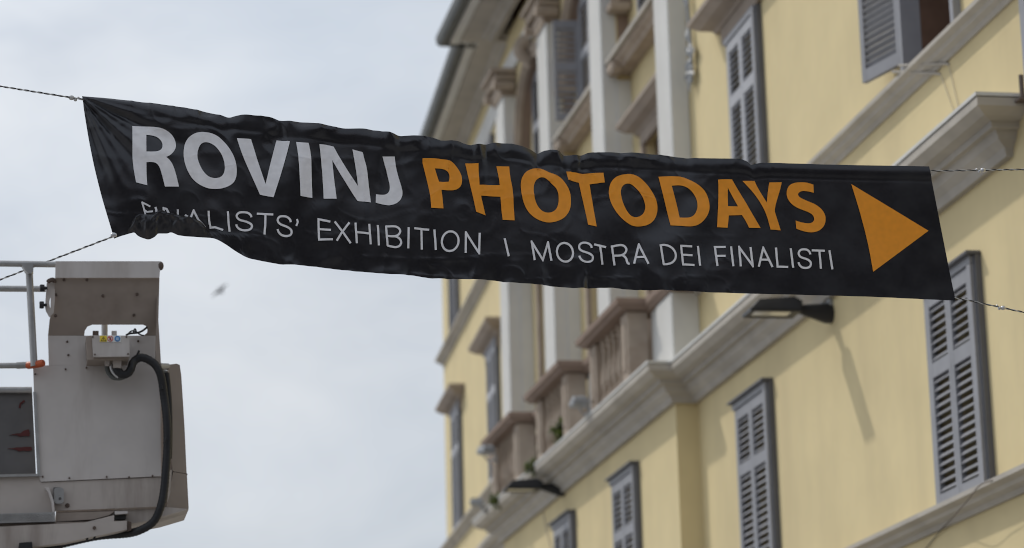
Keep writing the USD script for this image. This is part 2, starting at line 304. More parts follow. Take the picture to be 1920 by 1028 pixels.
# rear body, so that the building is closed
cr = left((9.40, 0, 0)); bk = left((9.40, -12.0, 0)); b0 = left((9.40, -0.41, 0)); c0 = left((0.31, -0.41, 0))
body = Polygon([(X0+0.46, 9.0), (X0+12, 9.0), (X0+12, YK), (bk[0], bk[1]), (b0[0], b0[1]), (c0[0], c0[1]), (X0+0.46, SE-0.1)])
obj('wall', extr(body, lambda a, b, t: (a, b, t), 0.0, 13.9), STUCCO, B)
room = lambda a: None
for poly, fr, d in [(o, fm, -0.30) for o in openings_wing[:3]]+[(o, fm, -0.05) for o in low_open]+[(o, fm, -0.39) for o in rec_open]+[(o, fl, -0.25) for o in lo]:
    x0, y0, x1, y1 = poly.bounds
    obj('dark_backing', extr(sbox(x0-0.02, y0-0.02, x1+0.02, y1+0.02), fr, d-0.02, d), DARKIN, B)  # near-black sheet standing in for the dark room behind the shutters
# brown sheet standing in for the dim room behind the open window
obj('dark_backing', extr(sbox(17.0, 7.6, 19.2, 10.4), fm, -0.452, -0.448), WOOD, B)

# --- mouldings
def pathL(*p): return [tuple(q) for q in p]
L1P = [(-0.05, 6.80), (0.05, 6.80), (0.07, 6.86), (0.13, 6.90), (0.16, 6.955), (0.20, 6.96), (0.205, 7.00), (0.28, 7.02), (0.34, 7.06), (0.35, 7.065), (0.35, 7.125), (0.335, 7.13), (-0.05, 7.15)]
MP = [(X0+0.05, 16.70), (X0, 16.70), (X0, 25.40), (X0-0.23, 25.40), (X0-0.23, SE+0.02), (X0-0.02, SE+0.02)]
L1Q = [(n, z+0.02) for n, z in L1P]
obj('cornice', sweep(L1P, MP), GREY, B, 'broad grey cornice stepping out around the bay')
TOPSLAB = [(-0.04, 7.152), (0.36, 7.133), (0.36, 7.158), (-0.04, 7.172)]
obj('cornice_flashing', sweep(TOPSLAB, [(X0+0.05, 16.705), (X0, 16.705), (X0, 25.405), (X0-0.23, 25.405), (X0-0.23, SE+0.03), (X0-0.02, SE+0.03)]), WHITE, B)
def leftpath(s0, s1, wrap=True):
    p = [tuple(left((s0, 0, 0))[:2]), tuple(left((s1, 0, 0))[:2])]
    if wrap: p.append(tuple(left((s1, -12.0, 0))[:2]))
    return p
obj('cornice', sweep([(n*0.8, z) for n, z in L1P], leftpath(0.0, 9.40)), GREY, B)
BP = [(-0.03, 7.86), (0.02, 7.86), (0.035, 7.895), (0.075, 7.915), (0.09, 7.94), (0.125, 7.955), (0.135, 7.96), (0.135, 7.995), (-0.03, 8.01)]
obj('sill_course', sweep(BP, [(X0, 9.0), (X0, 25.20)]), GREY, B, 'grey sill course under the upper shutters of the near wing')
obj('sill_course', sweep(BP, leftpath(0.35, 9.40)), GREY, B)
obj('sill_course', sweep([(n, z+3.27) for n, z in BP], leftpath(0.35, 9.40)), GREY, B)
obj('sill_course', sweep([(n*1.25, (z-7.86)*0.95+4.50) for n, z in BP], [(X0, 9.0), (X0, 25.38)]), GREY, B, 'grey sill course under the lowest shutters')
# eaves
EP = [(-0.05, 13.90), (0.03, 13.90), (0.06, 13.94), (0.12, 13.96), (0.15, 14.00), (0.38, 14.02), (0.41, 14.045), (0.54, 14.05), (0.56, 14.09), (0.56, 14.20), (-0.05, 14.25)]
obj('eave', sweep(EP, [(X0, 9.0), (X0, 25.35), (X0-0.2, 25.35), (X0-0.2, SE+0.05), (X0-0.01, SE+0.05)]), GREY, B)
obj('eave', sweep(EP, leftpath(0.30, 9.40)), GREY, B)
obj('eave_board', sweep([(0.42, 14.02), (0.535, 14.02), (0.54, 14.046), (0.42, 14.041)], [(X0, 9.0), (X0, 25.35), (X0-0.2, 25.35), (X0-0.2, SE+0.05), (X0-0.01, SE+0.05)]), WHITE, B)
obj('eave_board', sweep([(0.42, 14.02), (0.535, 14.02), (0.54, 14.046), (0.42, 14.041)], leftpath(0.9, 9.40)), WHITE, B)
GP = [(0.57, 14.02), (0.66, 14.02), (0.70, 14.07), (0.71, 14.17), (0.57, 14.22)]
obj('gutter', sweep(GP, [(X0, 9.0), (X0, 25.35), (X0-0.2, 25.35), (X0-0.2, SE+0.05), (X0-0.01, SE+0.05)]), GUTTER, B)
obj('gutter', sweep(GP, leftpath(0.9, 9.40)), GUTTER, B)
FP = [(-0.03, 13.20), (0.03, 13.20), (0.035, 13.40), (0.055, 13.42), (0.07, 13.48), (-0.03, 13.50)]
obj('frieze', sweep(FP, leftpath(0.35, 9.40)), WHITE, B)
FPB = [(-0.03, 13.276), (0.07, 13.276), (0.075, 13.40), (0.095, 13.42), (0.11, 13.48), (-0.03, 13.50)]
obj('frieze', sweep(FPB, [(X0, 25.22), (X0, SE)]), WHITE, B)
# roof
rv = [(X0-0.60, 8.6, 14.22), (X0-0.62, YK, 14.22), (*left((10.0, 0.62, 0))[:2], 14.22), (*left((10.0, -12.6, 0))[:2], 14.22), (X0+12.6, YK, 14.22), (X0+12.6, 8.6, 14.22), (X0+6, 14, 16.6), (X0+6.2, 38, 16.6)]
rf = [(0, 1, 7), (0, 7, 6), (1, 2, 7), (2, 3, 7), (3, 4, 7), (4, 5, 6), (4, 6, 7), (5, 0, 6)]
obj('roof', trimesh.Trimesh(rv, rf, process=False), TILE, B)

# --- pilasters, strips, parapet
for a, b in PIL:
    p = obj('pilaster', put(rbx(a, b, 0.0, 0.20, 8.06, 12.96, 0.012), main), WHITE, B)
    cap = [put(bx(a-0.02, b+0.02, 0.0, 0.23, 12.90, 12.96), main), put(rbx(a-0.03, b+0.03, 0.0, 0.25, 12.965, 13.10, 0.02), main),
           put(rbx(a-0.10, b+0.10, 0.0, 0.33, 13.105, 13.20, 0.03), main), put(rbx(a-0.13, b+0.13, 0.0, 0.38, 13.205, 13.272, 0.01), main)]
    for e in (a-0.06, b+0.06): cap.append(tube([main((e, 0.05, 13.03)), main((e, 0.34, 13.03))], 0.07, 12))
    obj('capital', cap, PINK, p)
    obj('pedestal', put(rbx(a-0.03, b+0.03, 0.0, 0.285, 7.165, 7.90, 0.01), main), WHITE, B)
for a, b in GAP:
    for e, sg in ((a, 1), (b, -1)):
        obj('reveal', put(bx(e+sg*0.001, e+sg*0.022, -0.13, 0.03, 7.17, 11.14), main), WHITE, B)
        obj('reveal', put(bx(e+sg*0.001, e+sg*0.022, -0.13, 0.0, 11.38, ARC-0.1), main), CAPS, B)  # dark stone colour stands in for the shadowed recess
for k in range(4):
    a = PIL[k][0]-0.34 if k else 25.26; b = PIL[k][1]+0.34 if k < 3 else SE
    obj('parapet', put(bx(a, b, 0.0, 0.262, 7.165, 7.90), main), WHITE, B)
CAPP = [(0.0, 7.905), (0.30, 7.905), (0.315, 7.94), (0.345, 7.965), (0.35, 8.03), (0.335, 8.04), (0.0, 8.055)]
for k in range(4):
    a = PIL[k][0]-0.34 if k else 25.18; b = PIL[k][1]+0.34 if k < 3 else SE+0.05
    obj('parapet_cap', sweep(CAPP, [(X0+0.02, a), (X0, a), (X0, b), (X0+0.02, b)]), CAPS, B)
# --- balconies
def baluster(s, n, z0, z1):
    h = z1-z0; pr = [(0, 0.045), (0.08, 0.045), (0.10, 0.030), (0.16, 0.028), (0.30, 0.052), (0.42, 0.046), (0.62, 0.026), (0.80, 0.024), (0.84, 0.036), (0.90, 0.030), (0.92, 0.045), (1.0, 0.045)]
    pts = [(s, n, z0+h*a) for a, _ in pr]; return put(tube(pts, [r for _, r in pr], 10), main)
for c in MID:
    s0, s1 = c-0.92, c+0.92
    cappr = [(-0.02, 7.93), (0.06, 7.93), (0.075, 7.955), (0.115, 7.975), (0.12, 8.03), (0.105, 8.04), (-0.02, 8.045)]
    p = obj('balcony', sweep([(-0.20, 7.925), (0.0, 7.925), *cappr[1:6], (-0.20, 8.05)], [(X0-0.30, s0), (X0-0.53, s0), (X0-0.53, s1), (X0-0.30, s1)]), CAPS, B, 'brown stone balcony rail projecting between pilasters')
    for e in (s0, s1):
        sg = 1 if e == s0 else -1
        obj('post', put(rbx(min(e, e+sg*0.28), max(e, e+sg*0.28), 0.29, 0.52, 7.165, 7.92, 0.012), main), PINK, p)
        obj('post', put(rbx(min(e+sg*0.07, e+sg*0.21), max(e+sg*0.07, e+sg*0.21), 0.521, 0.535, 7.30, 7.82, 0.006), main), PINK, p)
    obj('plinth', put(rbx(s0+0.281, s1-0.281, 0.36, 0.51, 7.165, 7.235, 0.01), main), PINK, p)
    for k in range(5): obj('baluster', baluster(s0+0.42+k*(1.84-0.84)/4, 0.44, 7.236, 7.924), PINK, p)
# --- openings of the bay: balcony doors with hoods, arched windows above
HP = [(-0.02, 10.02), (0.05, 10.02), (0.07, 10.06), (0.16, 10.09), (0.22, 10.14), (0.24, 10.15), (0.24, 10.20), (-0.02, 10.23)]
def hood(c, half, fr, dz=0.0, dep=1.0, m=HOOD, label=None):
    pts = [(c-half, -0.02), (c-half, 0.0), (c+half, 0.0), (c+half, -0.02)]
    P3 = [fr((s, n, 0))[:2] for s, n in pts]
    p = obj('hood', sweep([(n*dep, z+dz) for n, z in HP], P3), m, B, label)
    obj('frieze_block', put(bx(c-half+0.10, c+half-0.10, 0.0, 0.045, 9.86+dz, 10.018+dz), fr), m, p)
    return p
R13 = lambda v: main(np.asarray(v)+np.array([0, -0.132, 0]))     # the recessed wall
for i, c in enumerate(MID):
    w0, w1 = GAP[i]; cc, rad = (w0+w1)/2, (w1-w0)/2
    hood(c, 0.80, R13, 0.33, 1.0, HOOD)
    for sg in (-1, 1):
        obj('door_jamb', put(bx(c+sg*0.585, c+sg*0.70, 0.0, 0.05, 7.18, 10.18), R13), PINK, B)
        obj('door', [put(bx(min(c+sg*0.01, c+sg*0.57), max(c+sg*0.01, c+sg*0.57), -0.16, -0.10, 7.22, 10.22), R13)]+
            [put(bx(c+sg*0.29-0.17, c+sg*0.29+0.17, -0.10, -0.085, 7.40+k*0.92, 8.20+k*0.92), R13) for k in range(3)], WOOD, B)
    ring = arch(cc, rad-0.001, ARC, ARC, 32).difference(arch(cc, rad-0.20, ARC-0.1, ARC, 32))
    a = obj('archivolt', extr(ring, fm, 0.001, 0.055), PINK, B)
    obj('soffit', extr(ring, fm, -0.13, 0.0), CAPS, a)  # shade under the arch put into a darker stone colour
    obj('inner_moulding', extr(arch(cc, rad-0.075, ARC+0.001, ARC, 32).difference(arch(cc, rad-0.125, ARC-0.1, ARC, 32)), fm, 0.056, 0.085), PINK, a)
    for e, sg in ((w0, 1), (w1, -1)): obj('impost', put(rbx(min(e+sg*0.002, e+sg*0.24), max(e+sg*0.002, e+sg*0.24), -0.12, 0.13, ARC-0.09, ARC-0.004, 0.015), main), PINK, a)
    kp = [main((cc, 0.06, 13.262)), main((cc, 0.15, 13.23)), main((cc, 0.17, 13.12)), main((cc, 0.08, 13.02)), main((cc, 0.11, 12.95))]
    obj('keystone', tube(spline(kp, 14), np.linspace(0.12, 0.07, 14), 10), PINK, a)
    st = [(-0.125, 11.20), (0.02, 11.20), (0.045, 11.24), (0.09, 11.265), (0.12, 11.30), (-0.125, 11.31)]
    sc = obj('window_ledge', sweep(st, [(X0, w0+0.001), (X0, w1-0.001)]), PINK, B)
    obj('slab', sweep([(-0.125, 11.312), (0.16, 11.305), (0.165, 11.355), (-0.125, 11.37)], [(X0, w0+0.001), (X0, w1-0.001)]), GREY, sc)
    obj('corbel', put(rbx(w1-0.30, w1-0.004, 0.0, 0.15, 11.17, 11.303, 0.03), main), PINK, sc)

# --- shutters
def leaf_mesh(w, h, split, nu, nl, name, mat_, fr3, sub=True, flip=False, stile=0.055, th=0.042, parent=B, label=None):
    """a louvred leaf; local x along its width, y out, z up; fr3 maps local points to the world"""
    top_r, mid_r, bot_r = 0.10, 0.11, 0.10
    zb0, zb1 = bot_r, split-mid_r/2; zu0, zu1 = split+mid_r/2, h-top_r
    fr = [bx(0, stile, 0, th, 0, h), bx(w-stile, w, 0, th, 0, h), bx(stile, w-stile, 0.001, th-0.001, 0, bot_r), bx(stile, w-stile, 0.001, th-0.001, zb1, zu0), bx(stile, w-stile, 0.001, th-0.001, zu1, h)]
    m = trimesh.util.concatenate(fr); m.vertices = fr3(m.vertices)
    p = obj(name, m, mat_, parent, label)
    sl = []
    for z0, z1, n in ((zb0, zb1, nl), (zu0, zu1, nu)):
        if n <= 0: continue
        pit = (z1-z0)/n
        for k in range(n):
            s = trimesh.creation.box(extents=(w-2*stile+0.006, 0.046, 0.009))
            jit = 0.05*math.sin(k*7.3+n+w*50+nu)
            s.apply_transform(trimesh.transformations.rotation_matrix((0.72 if flip else -0.80)+jit, [1, 0, 0])); s.apply_translation((w/2, th/2, z0+pit*(k+0.55)))
            s.vertices = fr3(s.vertices); sl.append(s)
    if sub:
        for s in sl: obj('slat', s, mat_, p)
    else: obj('slats', sl, mat_, p, kind='stuff')
    return p
def hinge(frame, s, n, z, ang, d):
    """leaf hinged at (s, n), reaching in direction d (+1 = away from the eye) and swung out by ang from the wall"""
    ca, sa = math.cos(ang), math.sin(ang)
    def f(v):
        v = np.asarray(v); x, y, zz = v[:, 0], v[:, 1], v[:, 2]
        return frame(np.stack([s+d*(x*ca-y*sa*1.0), n+x*sa+y*ca, z+zz], 1))
    return f
def window(frame, s0, s1, z0, z1, nn, split, nu, nl, sub, label=None, m=SHUT, sill=True, cap=True):
    w = (s1-s0)/2
    obj('window_frame', [put(bx(s0-0.075, s0-0.004, nn-0.05, nn+0.075, z0, z1), frame), put(bx(s1+0.004, s1+0.075, nn-0.05, nn+0.05, z0, z1), frame), put(bx(s0-0.075, s1+0.075, nn-0.05, nn+0.074, z1+0.004, z1+0.06), frame)], SHUT, B)
    obj('window_frame', [put(bx(s0-0.112, s0-0.078, nn+0.001, nn+0.045, z0, z1+0.06), frame)], SHUT_D, B)
    if cap: obj('drip_board', put(rbx(s0-0.12, s1+0.10, nn, nn+0.115, z1+0.063, z1+0.088, 0.006), frame), SHUT_D, B)
    for a, d in ((s0+0.002, 1), (s1-0.002, -1)):
        leaf_mesh(w-0.005, z1-z0-0.01, split, nu, nl, 'shutter_leaf', m, hinge(frame, a, nn+0.02, z0+0.005, 0.0, d), sub, label=label)
window(main, 17.50, 18.42, 4.63, 6.235, 0.0, 1.02, 7, 14, True, 'grey shutter leaf of the nearest low window')
window(main, 22.82, 23.80, 4.63, 6.42, 0.0, 1.20, 7, 16, True)
window(main, 22.62, 23.52, 8.012, 9.94, 0.0, 1.32, 7, 19, True, m=SHUT_L, cap=False)
window(main, 27.14, 28.12, 4.63, 6.42, 0.23, 1.20, 7, 16, True)
window(main, 30.42, 31.36, 4.63, 6.42, 0.23, 1.20, 7, 16, True)
hood(23.07, 0.80, main, 0.16, 1.15, HOOD, 'brown stone hood over the pale upper shutters')
obj('door_lintel', put(bx(22.50, 23.64, 0.0, 0.05, 9.985+0.02, 10.015), main), PINK, B)
for s0, s1 in ((2.30, 3.32), (6.98, 8.02)):
    window(left, s0, s1, 8.012, 9.98, 0.0, 1.32, 7, 19, False, m=SHUT_L, cap=False)
    hood((s0+s1)/2, 0.80, left, 0.03, 1.05, HOOD)
    window(left, s0, s1, 11.29, 13.02, 0.0, 1.15, 6, 16, False, cap=False)
# arched windows: shutters
for i, c in enumerate(MID):
    if i == 1:
        leaf_mesh(0.32, 1.30, 0.70, 6, 7, 'shutter_leaf', SHUT, hinge(main, c+0.60, -0.08, 11.41, 1.50, 1), True, True, stile=0.045, label='open shutter leaf standing out from the middle arched window')
        leaf_mesh(0.57, 1.52, 0.78, 8, 10, 'shutter_leaf', SHUT_L, hinge(main, c+0.575, -0.12, 11.43, 0.0, -1), True, label='closed shutter leaf of the middle arched window')
        obj('casement', [put(bx(c-0.57, c-0.02, -0.33, -0.29, 11.43, 12.95), main)], WOOD, B)
    else:
        for sg in (-1, 1): leaf_mesh(0.57, 1.52, 0.78, 8, 10, 'shutter_leaf', SHUT, hinge(main, c+sg*0.575, -0.12, 11.43, 0.0, -sg), False)
# the open upper window of the near wing
leaf_mesh(0.54, 1.74, 0.92, 11, 14, 'shutter_leaf', SHUT, hinge(main, 18.64, 0.02, 8.13, 0.27, 1), True, True, label='open shutter leaf swung back against the upper wall')
wf = [put(bx(18.585, 18.655, -0.10, 0.06, 8.015, 9.95), main), put(bx(17.45, 17.52, -0.10, 0.06, 8.015, 9.95), main), put(bx(17.45, 18.655, -0.10, 0.06, 9.955, 10.02), main)]
obj('window_frame', wf, SHUT, B)
obj('jamb_lining', [put(bx(18.572, 18.598, -0.449, -0.101, 8.03, 9.94), main), put(bx(17.502, 17.528, -0.449, -0.101, 8.03, 9.94), main), put(bx(17.53, 18.57, -0.449, -0.101, 9.93, 9.948), main), put(bx(17.53, 18.57, -0.449, 0.0, 8.021, 8.04), main)], WOOD, B)
cs = obj('casement', [put(bx(17.53, 17.58, -0.30, -0.25, 8.06, 9.9), main), put(bx(17.96, 18.02, -0.30, -0.25, 8.06, 9.9), main), put(bx(17.58, 17.96, -0.299, -0.251, 8.06, 8.14), main), put(bx(17.58, 17.96, -0.299, -0.251, 9.82, 9.9), main)], SHUT_L, B)
obj('pane', put(bx(17.57, 17.97, -0.279, -0.273, 8.13, 9.83), main), GLASS, cs)
# neighbouring window at the picture's right edge
window(main, 15.05, 16.16, 7.20, 9.4, 0.0, 1.2, 7, 16, False, cap=False)
obj('downpipe_stub', [tube([main((16.30, 0.045, 7.10)), main((16.30, 0.045, 7.27))], 0.018, 8), put(rbx(16.26, 16.34, 0.0, 0.09, 7.08, 7.10, 0.005), main)], IRON, B)  # short downpipe stub fixed to the wall, no railing here

# ------------------------------------------------------------------ street lamps
def lamp(base):
    t = thing('street_lamp', 'black arm street lamp on the wall just under the banner', 'street lamp', base, 'street lamps on the yellow building')
    q = np.array(base)
    A = lambda n, s, z: q+np.array([-n, s, z])
    obj('wall_bracket', [bx(q[0]-0.03, q[0], q[1]-0.06, q[1]+0.06, q[2]-0.02, q[2]+0.16), tube([A(0.03, 0, 0.10), A(0.09, 0, 0.10)], 0.02, 8)], FLOODM, t)
    arm = [A(0.0, 0, 0.02), A(0.05, 0, 0.02), A(0.30, 0, 0.055)]
    obj('arm', tube(arm, [0.085, 0.085, 0.035], 14), BLACKM, t, smooth=40)
    hd = trimesh.convex.convex_hull(np.array([A(0.27, e, 0.10) for e in (-0.09, 0.09)]+[A(0.30, e, 0.03) for e in (-0.13, 0.13)]+[A(0.72, e, 0.03) for e in (-0.115, 0.115)]+[A(0.64, e, 0.115) for e in (-0.08, 0.08)]+[A(0.34, e, 0.14) for e in (-0.09, 0.09)]))
    h = obj('lamp_head', hd, BLACKM, t)
    obj('rim', [bx(q[0]-0.735, q[0]-0.30, q[1]-0.135, q[1]-0.105, q[2]+0.0, q[2]+0.029), bx(q[0]-0.735, q[0]-0.30, q[1]+0.105, q[1]+0.135, q[2]+0.0, q[2]+0.029),
        bx(q[0]-0.735, q[0]-0.69, q[1]-0.104, q[1]+0.104, q[2]+0.001, q[2]+0.028), bx(q[0]-0.36, q[0]-0.301, q[1]-0.104, q[1]+0.104, q[2]+0.001, q[2]+0.028)], BLACKM, h)
    obj('lens', bx(q[0]-0.688, q[0]-0.362, q[1]-0.102, q[1]+0.102, q[2]+0.010, q[2]+0.022), LENS, h)
    return t
lampA = lamp((X0, 20.9, 6.66))
copy_of(lampA, 'street_lamp', 'black arm street lamp under the cornice of the bay, below the farthest balcony', (X0-0.23, 30.95, 6.83), group='street lamps on the yellow building')

# floodlights on the balconies
def flood(base, tip, label, rotz=0):
    t = thing('floodlight', label, 'floodlight', base, 'floodlights on the balconies', rotz=rotz)
    q = np.array(base)
    obj('housing', [rbx(q[0]-0.16, q[0]+0.02, q[1]-0.12, q[1]+0.12, q[2]+0.02, q[2]+0.10, 0.02)]+[bx(q[0]-0.14+k*0.03, q[0]-0.135+k*0.03, q[1]-0.10, q[1]+0.10, q[2]+0.101, q[2]+0.125) for k in range(5)], FLOODM, t)
    obj('bracket', [tube([q+np.array([-0.07, 0.14, 0.06]), q+np.array([0.02, 0.14, -0.05]), q+np.array([0.02, -0.14, -0.05]), q+np.array([-0.07, -0.14, 0.06])], 0.012, 6), tube([q+np.array([0.02, 0, -0.05]), q+np.array([0.10, 0, -0.08])], 0.014, 6)], FLOODM, t)
    return t
f1 = flood((X0-0.60, 27.92, 7.24), None, 'small grey floodlight at the foot of the nearest balcony')
copy_of(f1, 'floodlight', 'small grey floodlight fixed to the cornice below the farthest balcony', (X0-0.62, 34.35, 7.17), -20, 'floodlights on the balconies')
copy_of(f1, 'floodlight', 'small grey floodlight clamped high on the farthest balcony beside its rail', (X0-0.64, 33.55, 7.72), 15, 'floodlights on the balconies')

# plants
def tuft(center, r, n, seed, label, name='weed_tuft', squash=1.0):
    rng = np.random.default_rng(seed); V, F = [], []
    for k in range(n):
        d = rng.normal(size=3); d /= np.linalg.norm(d); p = np.array(center)+d*r*rng.uniform(0.2, 1)*np.array([1, 1, squash])
        a = rng.normal(size=3); a /= np.linalg.norm(a); b = np.cross(a, d); b /= np.linalg.norm(b)+1e-9
        l, w = r*rng.uniform(0.25, 0.5), r*rng.uniform(0.10, 0.2); o = len(V)
        V += [p-a*l, p+b*w, p+a*l, p-b*w]; F += [[o, o+1, o+2], [o, o+2, o+3]]
    p = thing(name, label, 'plant', center, 'weeds on the cornice' if name == 'weed_tuft' else None)
    obj('leaves', trimesh.Trimesh(V, F, process=False), LEAF, p, kind='stuff')
    obj('stem', tube([np.array(center)+(0.02, 0, -0.02), np.array(center)+(-0.02, 0, r*0.6)], 0.006, 5), LEAF, p)
tuft((X0-0.59, 33.5, 7.12), 0.11, 160, 1, 'green tuft growing on the cornice edge left of the far street lamp')
tuft((X0-0.59, 31.05, 7.14), 0.11, 160, 2, 'green tuft growing on the cornice edge above the far street lamp')
tuft((X0-0.50, 29.75, 7.32), 0.14, 150, 3, 'leafy green plant climbing through the balusters of the middle balcony', 'balcony_plant', 1.3)

# leafy metal ornament hanging by the near pilaster
o = thing('wall_ornament', 'grey leafy metal ornament hanging on the yellow wall beside the near pilaster', 'ornament', (X0-0.06, 24.95, 10.0))
obj('rod', tube(spline([(X0-0.05, 24.98, 12.0), (X0-0.07, 24.95, 11.2), (X0-0.05, 24.93, 10.6), (X0-0.06, 24.90, 10.0)], 30), 0.022, 8), FLOODM, o)
rg = np.random.default_rng(5)
def leafm(c, d, l, w):
    d = np.array(d, float); d /= np.linalg.norm(d); sd = np.cross(d, [1.0, 0, 0]); sd /= np.linalg.norm(sd); c = np.array(c)
    return trimesh.convex.convex_hull(np.array([c, c+d*l, c+d*l*.45+sd*w, c+d*l*.45-sd*w, c+d*l*.4+np.array([-0.035, 0, 0])]))
for z, n in ((10.12, 5), (10.28, 5), (10.42, 4), (10.95, 2), (11.3, 5), (11.45, 4), (11.6, 4)):
    for k in range(n):
        an = rg.uniform(0, 2*math.pi); obj('leaf', leafm((X0-0.06, 24.93, z), (0, math.cos(an), math.sin(an)-0.3), rg.uniform(0.13, 0.24), 0.045), FLOODM, o)

# iron bracket and cables on the wall
def cable(name, pts, r, label, cat='cable', m=IRON):
    top(name, tube(spline(pts, 40), r, 6), m, label, cat, group='wires hanging from the iron bracket' if name == 'hanging_wire' else None)
ib = thing('iron_bracket', 'rusty two pronged iron bracket sticking out below the open upper shutter', 'bracket', (X0, 18.2, 7.85))
obj('prong', tube([main((17.95, 0.0, 7.82)), main((18.0, 0.02, 7.84)), main((18.55, 0.16, 8.03))], 0.011, 6), GREY, ib)
obj('prong', tube([main((17.75, 0.0, 7.83)), main((17.80, 0.02, 7.85)), main((18.40, 0.16, 8.03))], 0.011, 6), GREY, ib)
cable('hanging_wire', [main((17.93, 0.012, 7.82)), main((17.70, 0.010, 7.45)), main((17.55, 0.010, 7.18))], 0.0028, 'thin wire hanging from the iron bracket down to the cornice, left one', m=GREY)
cable('hanging_wire', [main((17.74, 0.012, 7.83)), main((17.60, 0.010, 7.45)), main((17.50, 0.010, 7.18))], 0.0028, 'thin wire hanging from the iron bracket down to the cornice, right one', m=GREY)
def onX(px, py, X):
    d = _f+_r*((px-960)/FPX)-_u*((py-514)/FPX); return EYE+d*((X-EYE[0])/d[0])
cable('wall_cable', [onX(1905, 880, 6.60), onX(1872, 898, 6.55), onX(1842, 907, 6.505), onX(1824, 926, 6.515), onX(1800, 955, 6.525), onX(1785, 972, 6.60), onX(1768, 990, 6.67), onX(1735, 1030, 6.685), onX(1690, 1085, 6.685)], 0.004, 'thin brown cable running over the lowest sill course and down the wall')
cable('wall_cable', [main((32.2, 0.25, 6.78)), main((31.9, 0.245, 6.4)), main((31.55, 0.245, 6.05)), main((31.4, 0.245, 5.9))], 0.006, 'thin slack cable on the bay wall below the far lamp', m=GREY)
j = main((31.4, 0.27, 5.88)); top('junction_box', rbx(j[0]-0.03, j[0]+0.04, j[1]-0.06, j[1]+0.06, j[2]-0.06, j[2]+0.06, 0.015), FLOODM, 'tiny grey junction box at the end of the slack cable on the bay wall', 'junction box')

# ------------------------------------------------------------------ banner
YB = 11.4
TOPE = [(154,178.4),(202.5,182.7),(265,189.7),(335,197.5),(382,205.3),(413,212.3),(431,217.4),(442,215.4),(456,214),(480,216),(504,219),(515,222),(525,225.4),(567,228.5),(608,233.8),(650,241),(665,240.5),(681,240),(700,242),(723,246),(737,250),(750,253.3),(768,253.4),(787,253.2),(808,256.7),(837,264.6),(848,264.5),(860,265),(870,268.5),(881,272),(893,272),(906,271),(922,268),(941,267),(960,268),(979,271),(997,276.5),(1012,282.7),(1022,279),(1033,277.5),(1049.6,279.6),(1062,287.5),(1075,288.7),(1089,288.5),(1101,286),(1116,284),(1156,285.4),(1225,288),(1308,294.4),(1370,297),(1387.5,298),(1400,301.7),(1410,308.5),(1420,306.5),(1433,305.4),(1496,307),(1560,309),(1640,310.7),(1741,313)]
BOTE = [(214,447.5),(233,441),(252,436.3),(258,442),(268,447),(278,449.5),(290,445),(297,438.5),(313,438.3),(320,436),(335,441.7),(357,444),(376,444.5),(395,445),(423,456.7),(440,467),(456.7,477.5),(481.7,485),(528,493.5),(553,494.5),(628,503),(670,508),(720,512),(769.6,513.5),(796,518),(851,521),(924,524),(953,528.5),(990,530),(1034,534.8),(1105,538.7),(1125,537.6),(1144,537.2),(1175,542.5),(1277,546),(1338,548.7),(1440,551.5),(1596,555.5),(1792.5,563.5)]
tE, bE = PchipInterpolator(*np.array(TOPE).T), PchipInterpolator(*np.array(BOTE).T)
PUCK = [(431,1.0,14,-20),(525,0.9,10,8),(566,0.5,16,10),(612,0.5,14,-12),(700,0.8,13,-25),(718,0.9,9,6),(752,0.9,12,15),(826,0.7,8,-8),(868,1.1,12,-14),(884,1.2,7,4),(912,0.9,8,12),(960,0.5,18,20),(1012,1.4,9,-6),(1030,0.9,8,6),(1061,1.4,9,3),(1092,1.3,8,5),(1118,0.8,14,-10),(1165,0.6,12,-16),(1215,0.6,12,14),(1291,0.7,7,3),(1352,0.4,10,6),(1410,1.0,8,14),(1442,0.4,10,4)]
PUCKB = [(440,0.8,12,-25),(470,0.6,9,12),(533,0.8,9,4),(575,0.5,14,30),(640,0.7,10,-6),(668,0.6,12,25),(768,0.8,10,-28),(812,0.7,9,12),(842,0.8,8,-14),(880,0.6,9,8),(925,0.7,20,-30),(985,0.8,12,-20),(1040,0.8,9,20),(1075,0.6,9,18),(1106,1.0,6,3),(1143,0.6,14,12),(1190,0.4,16,15),(1268,0.4,12,20)]
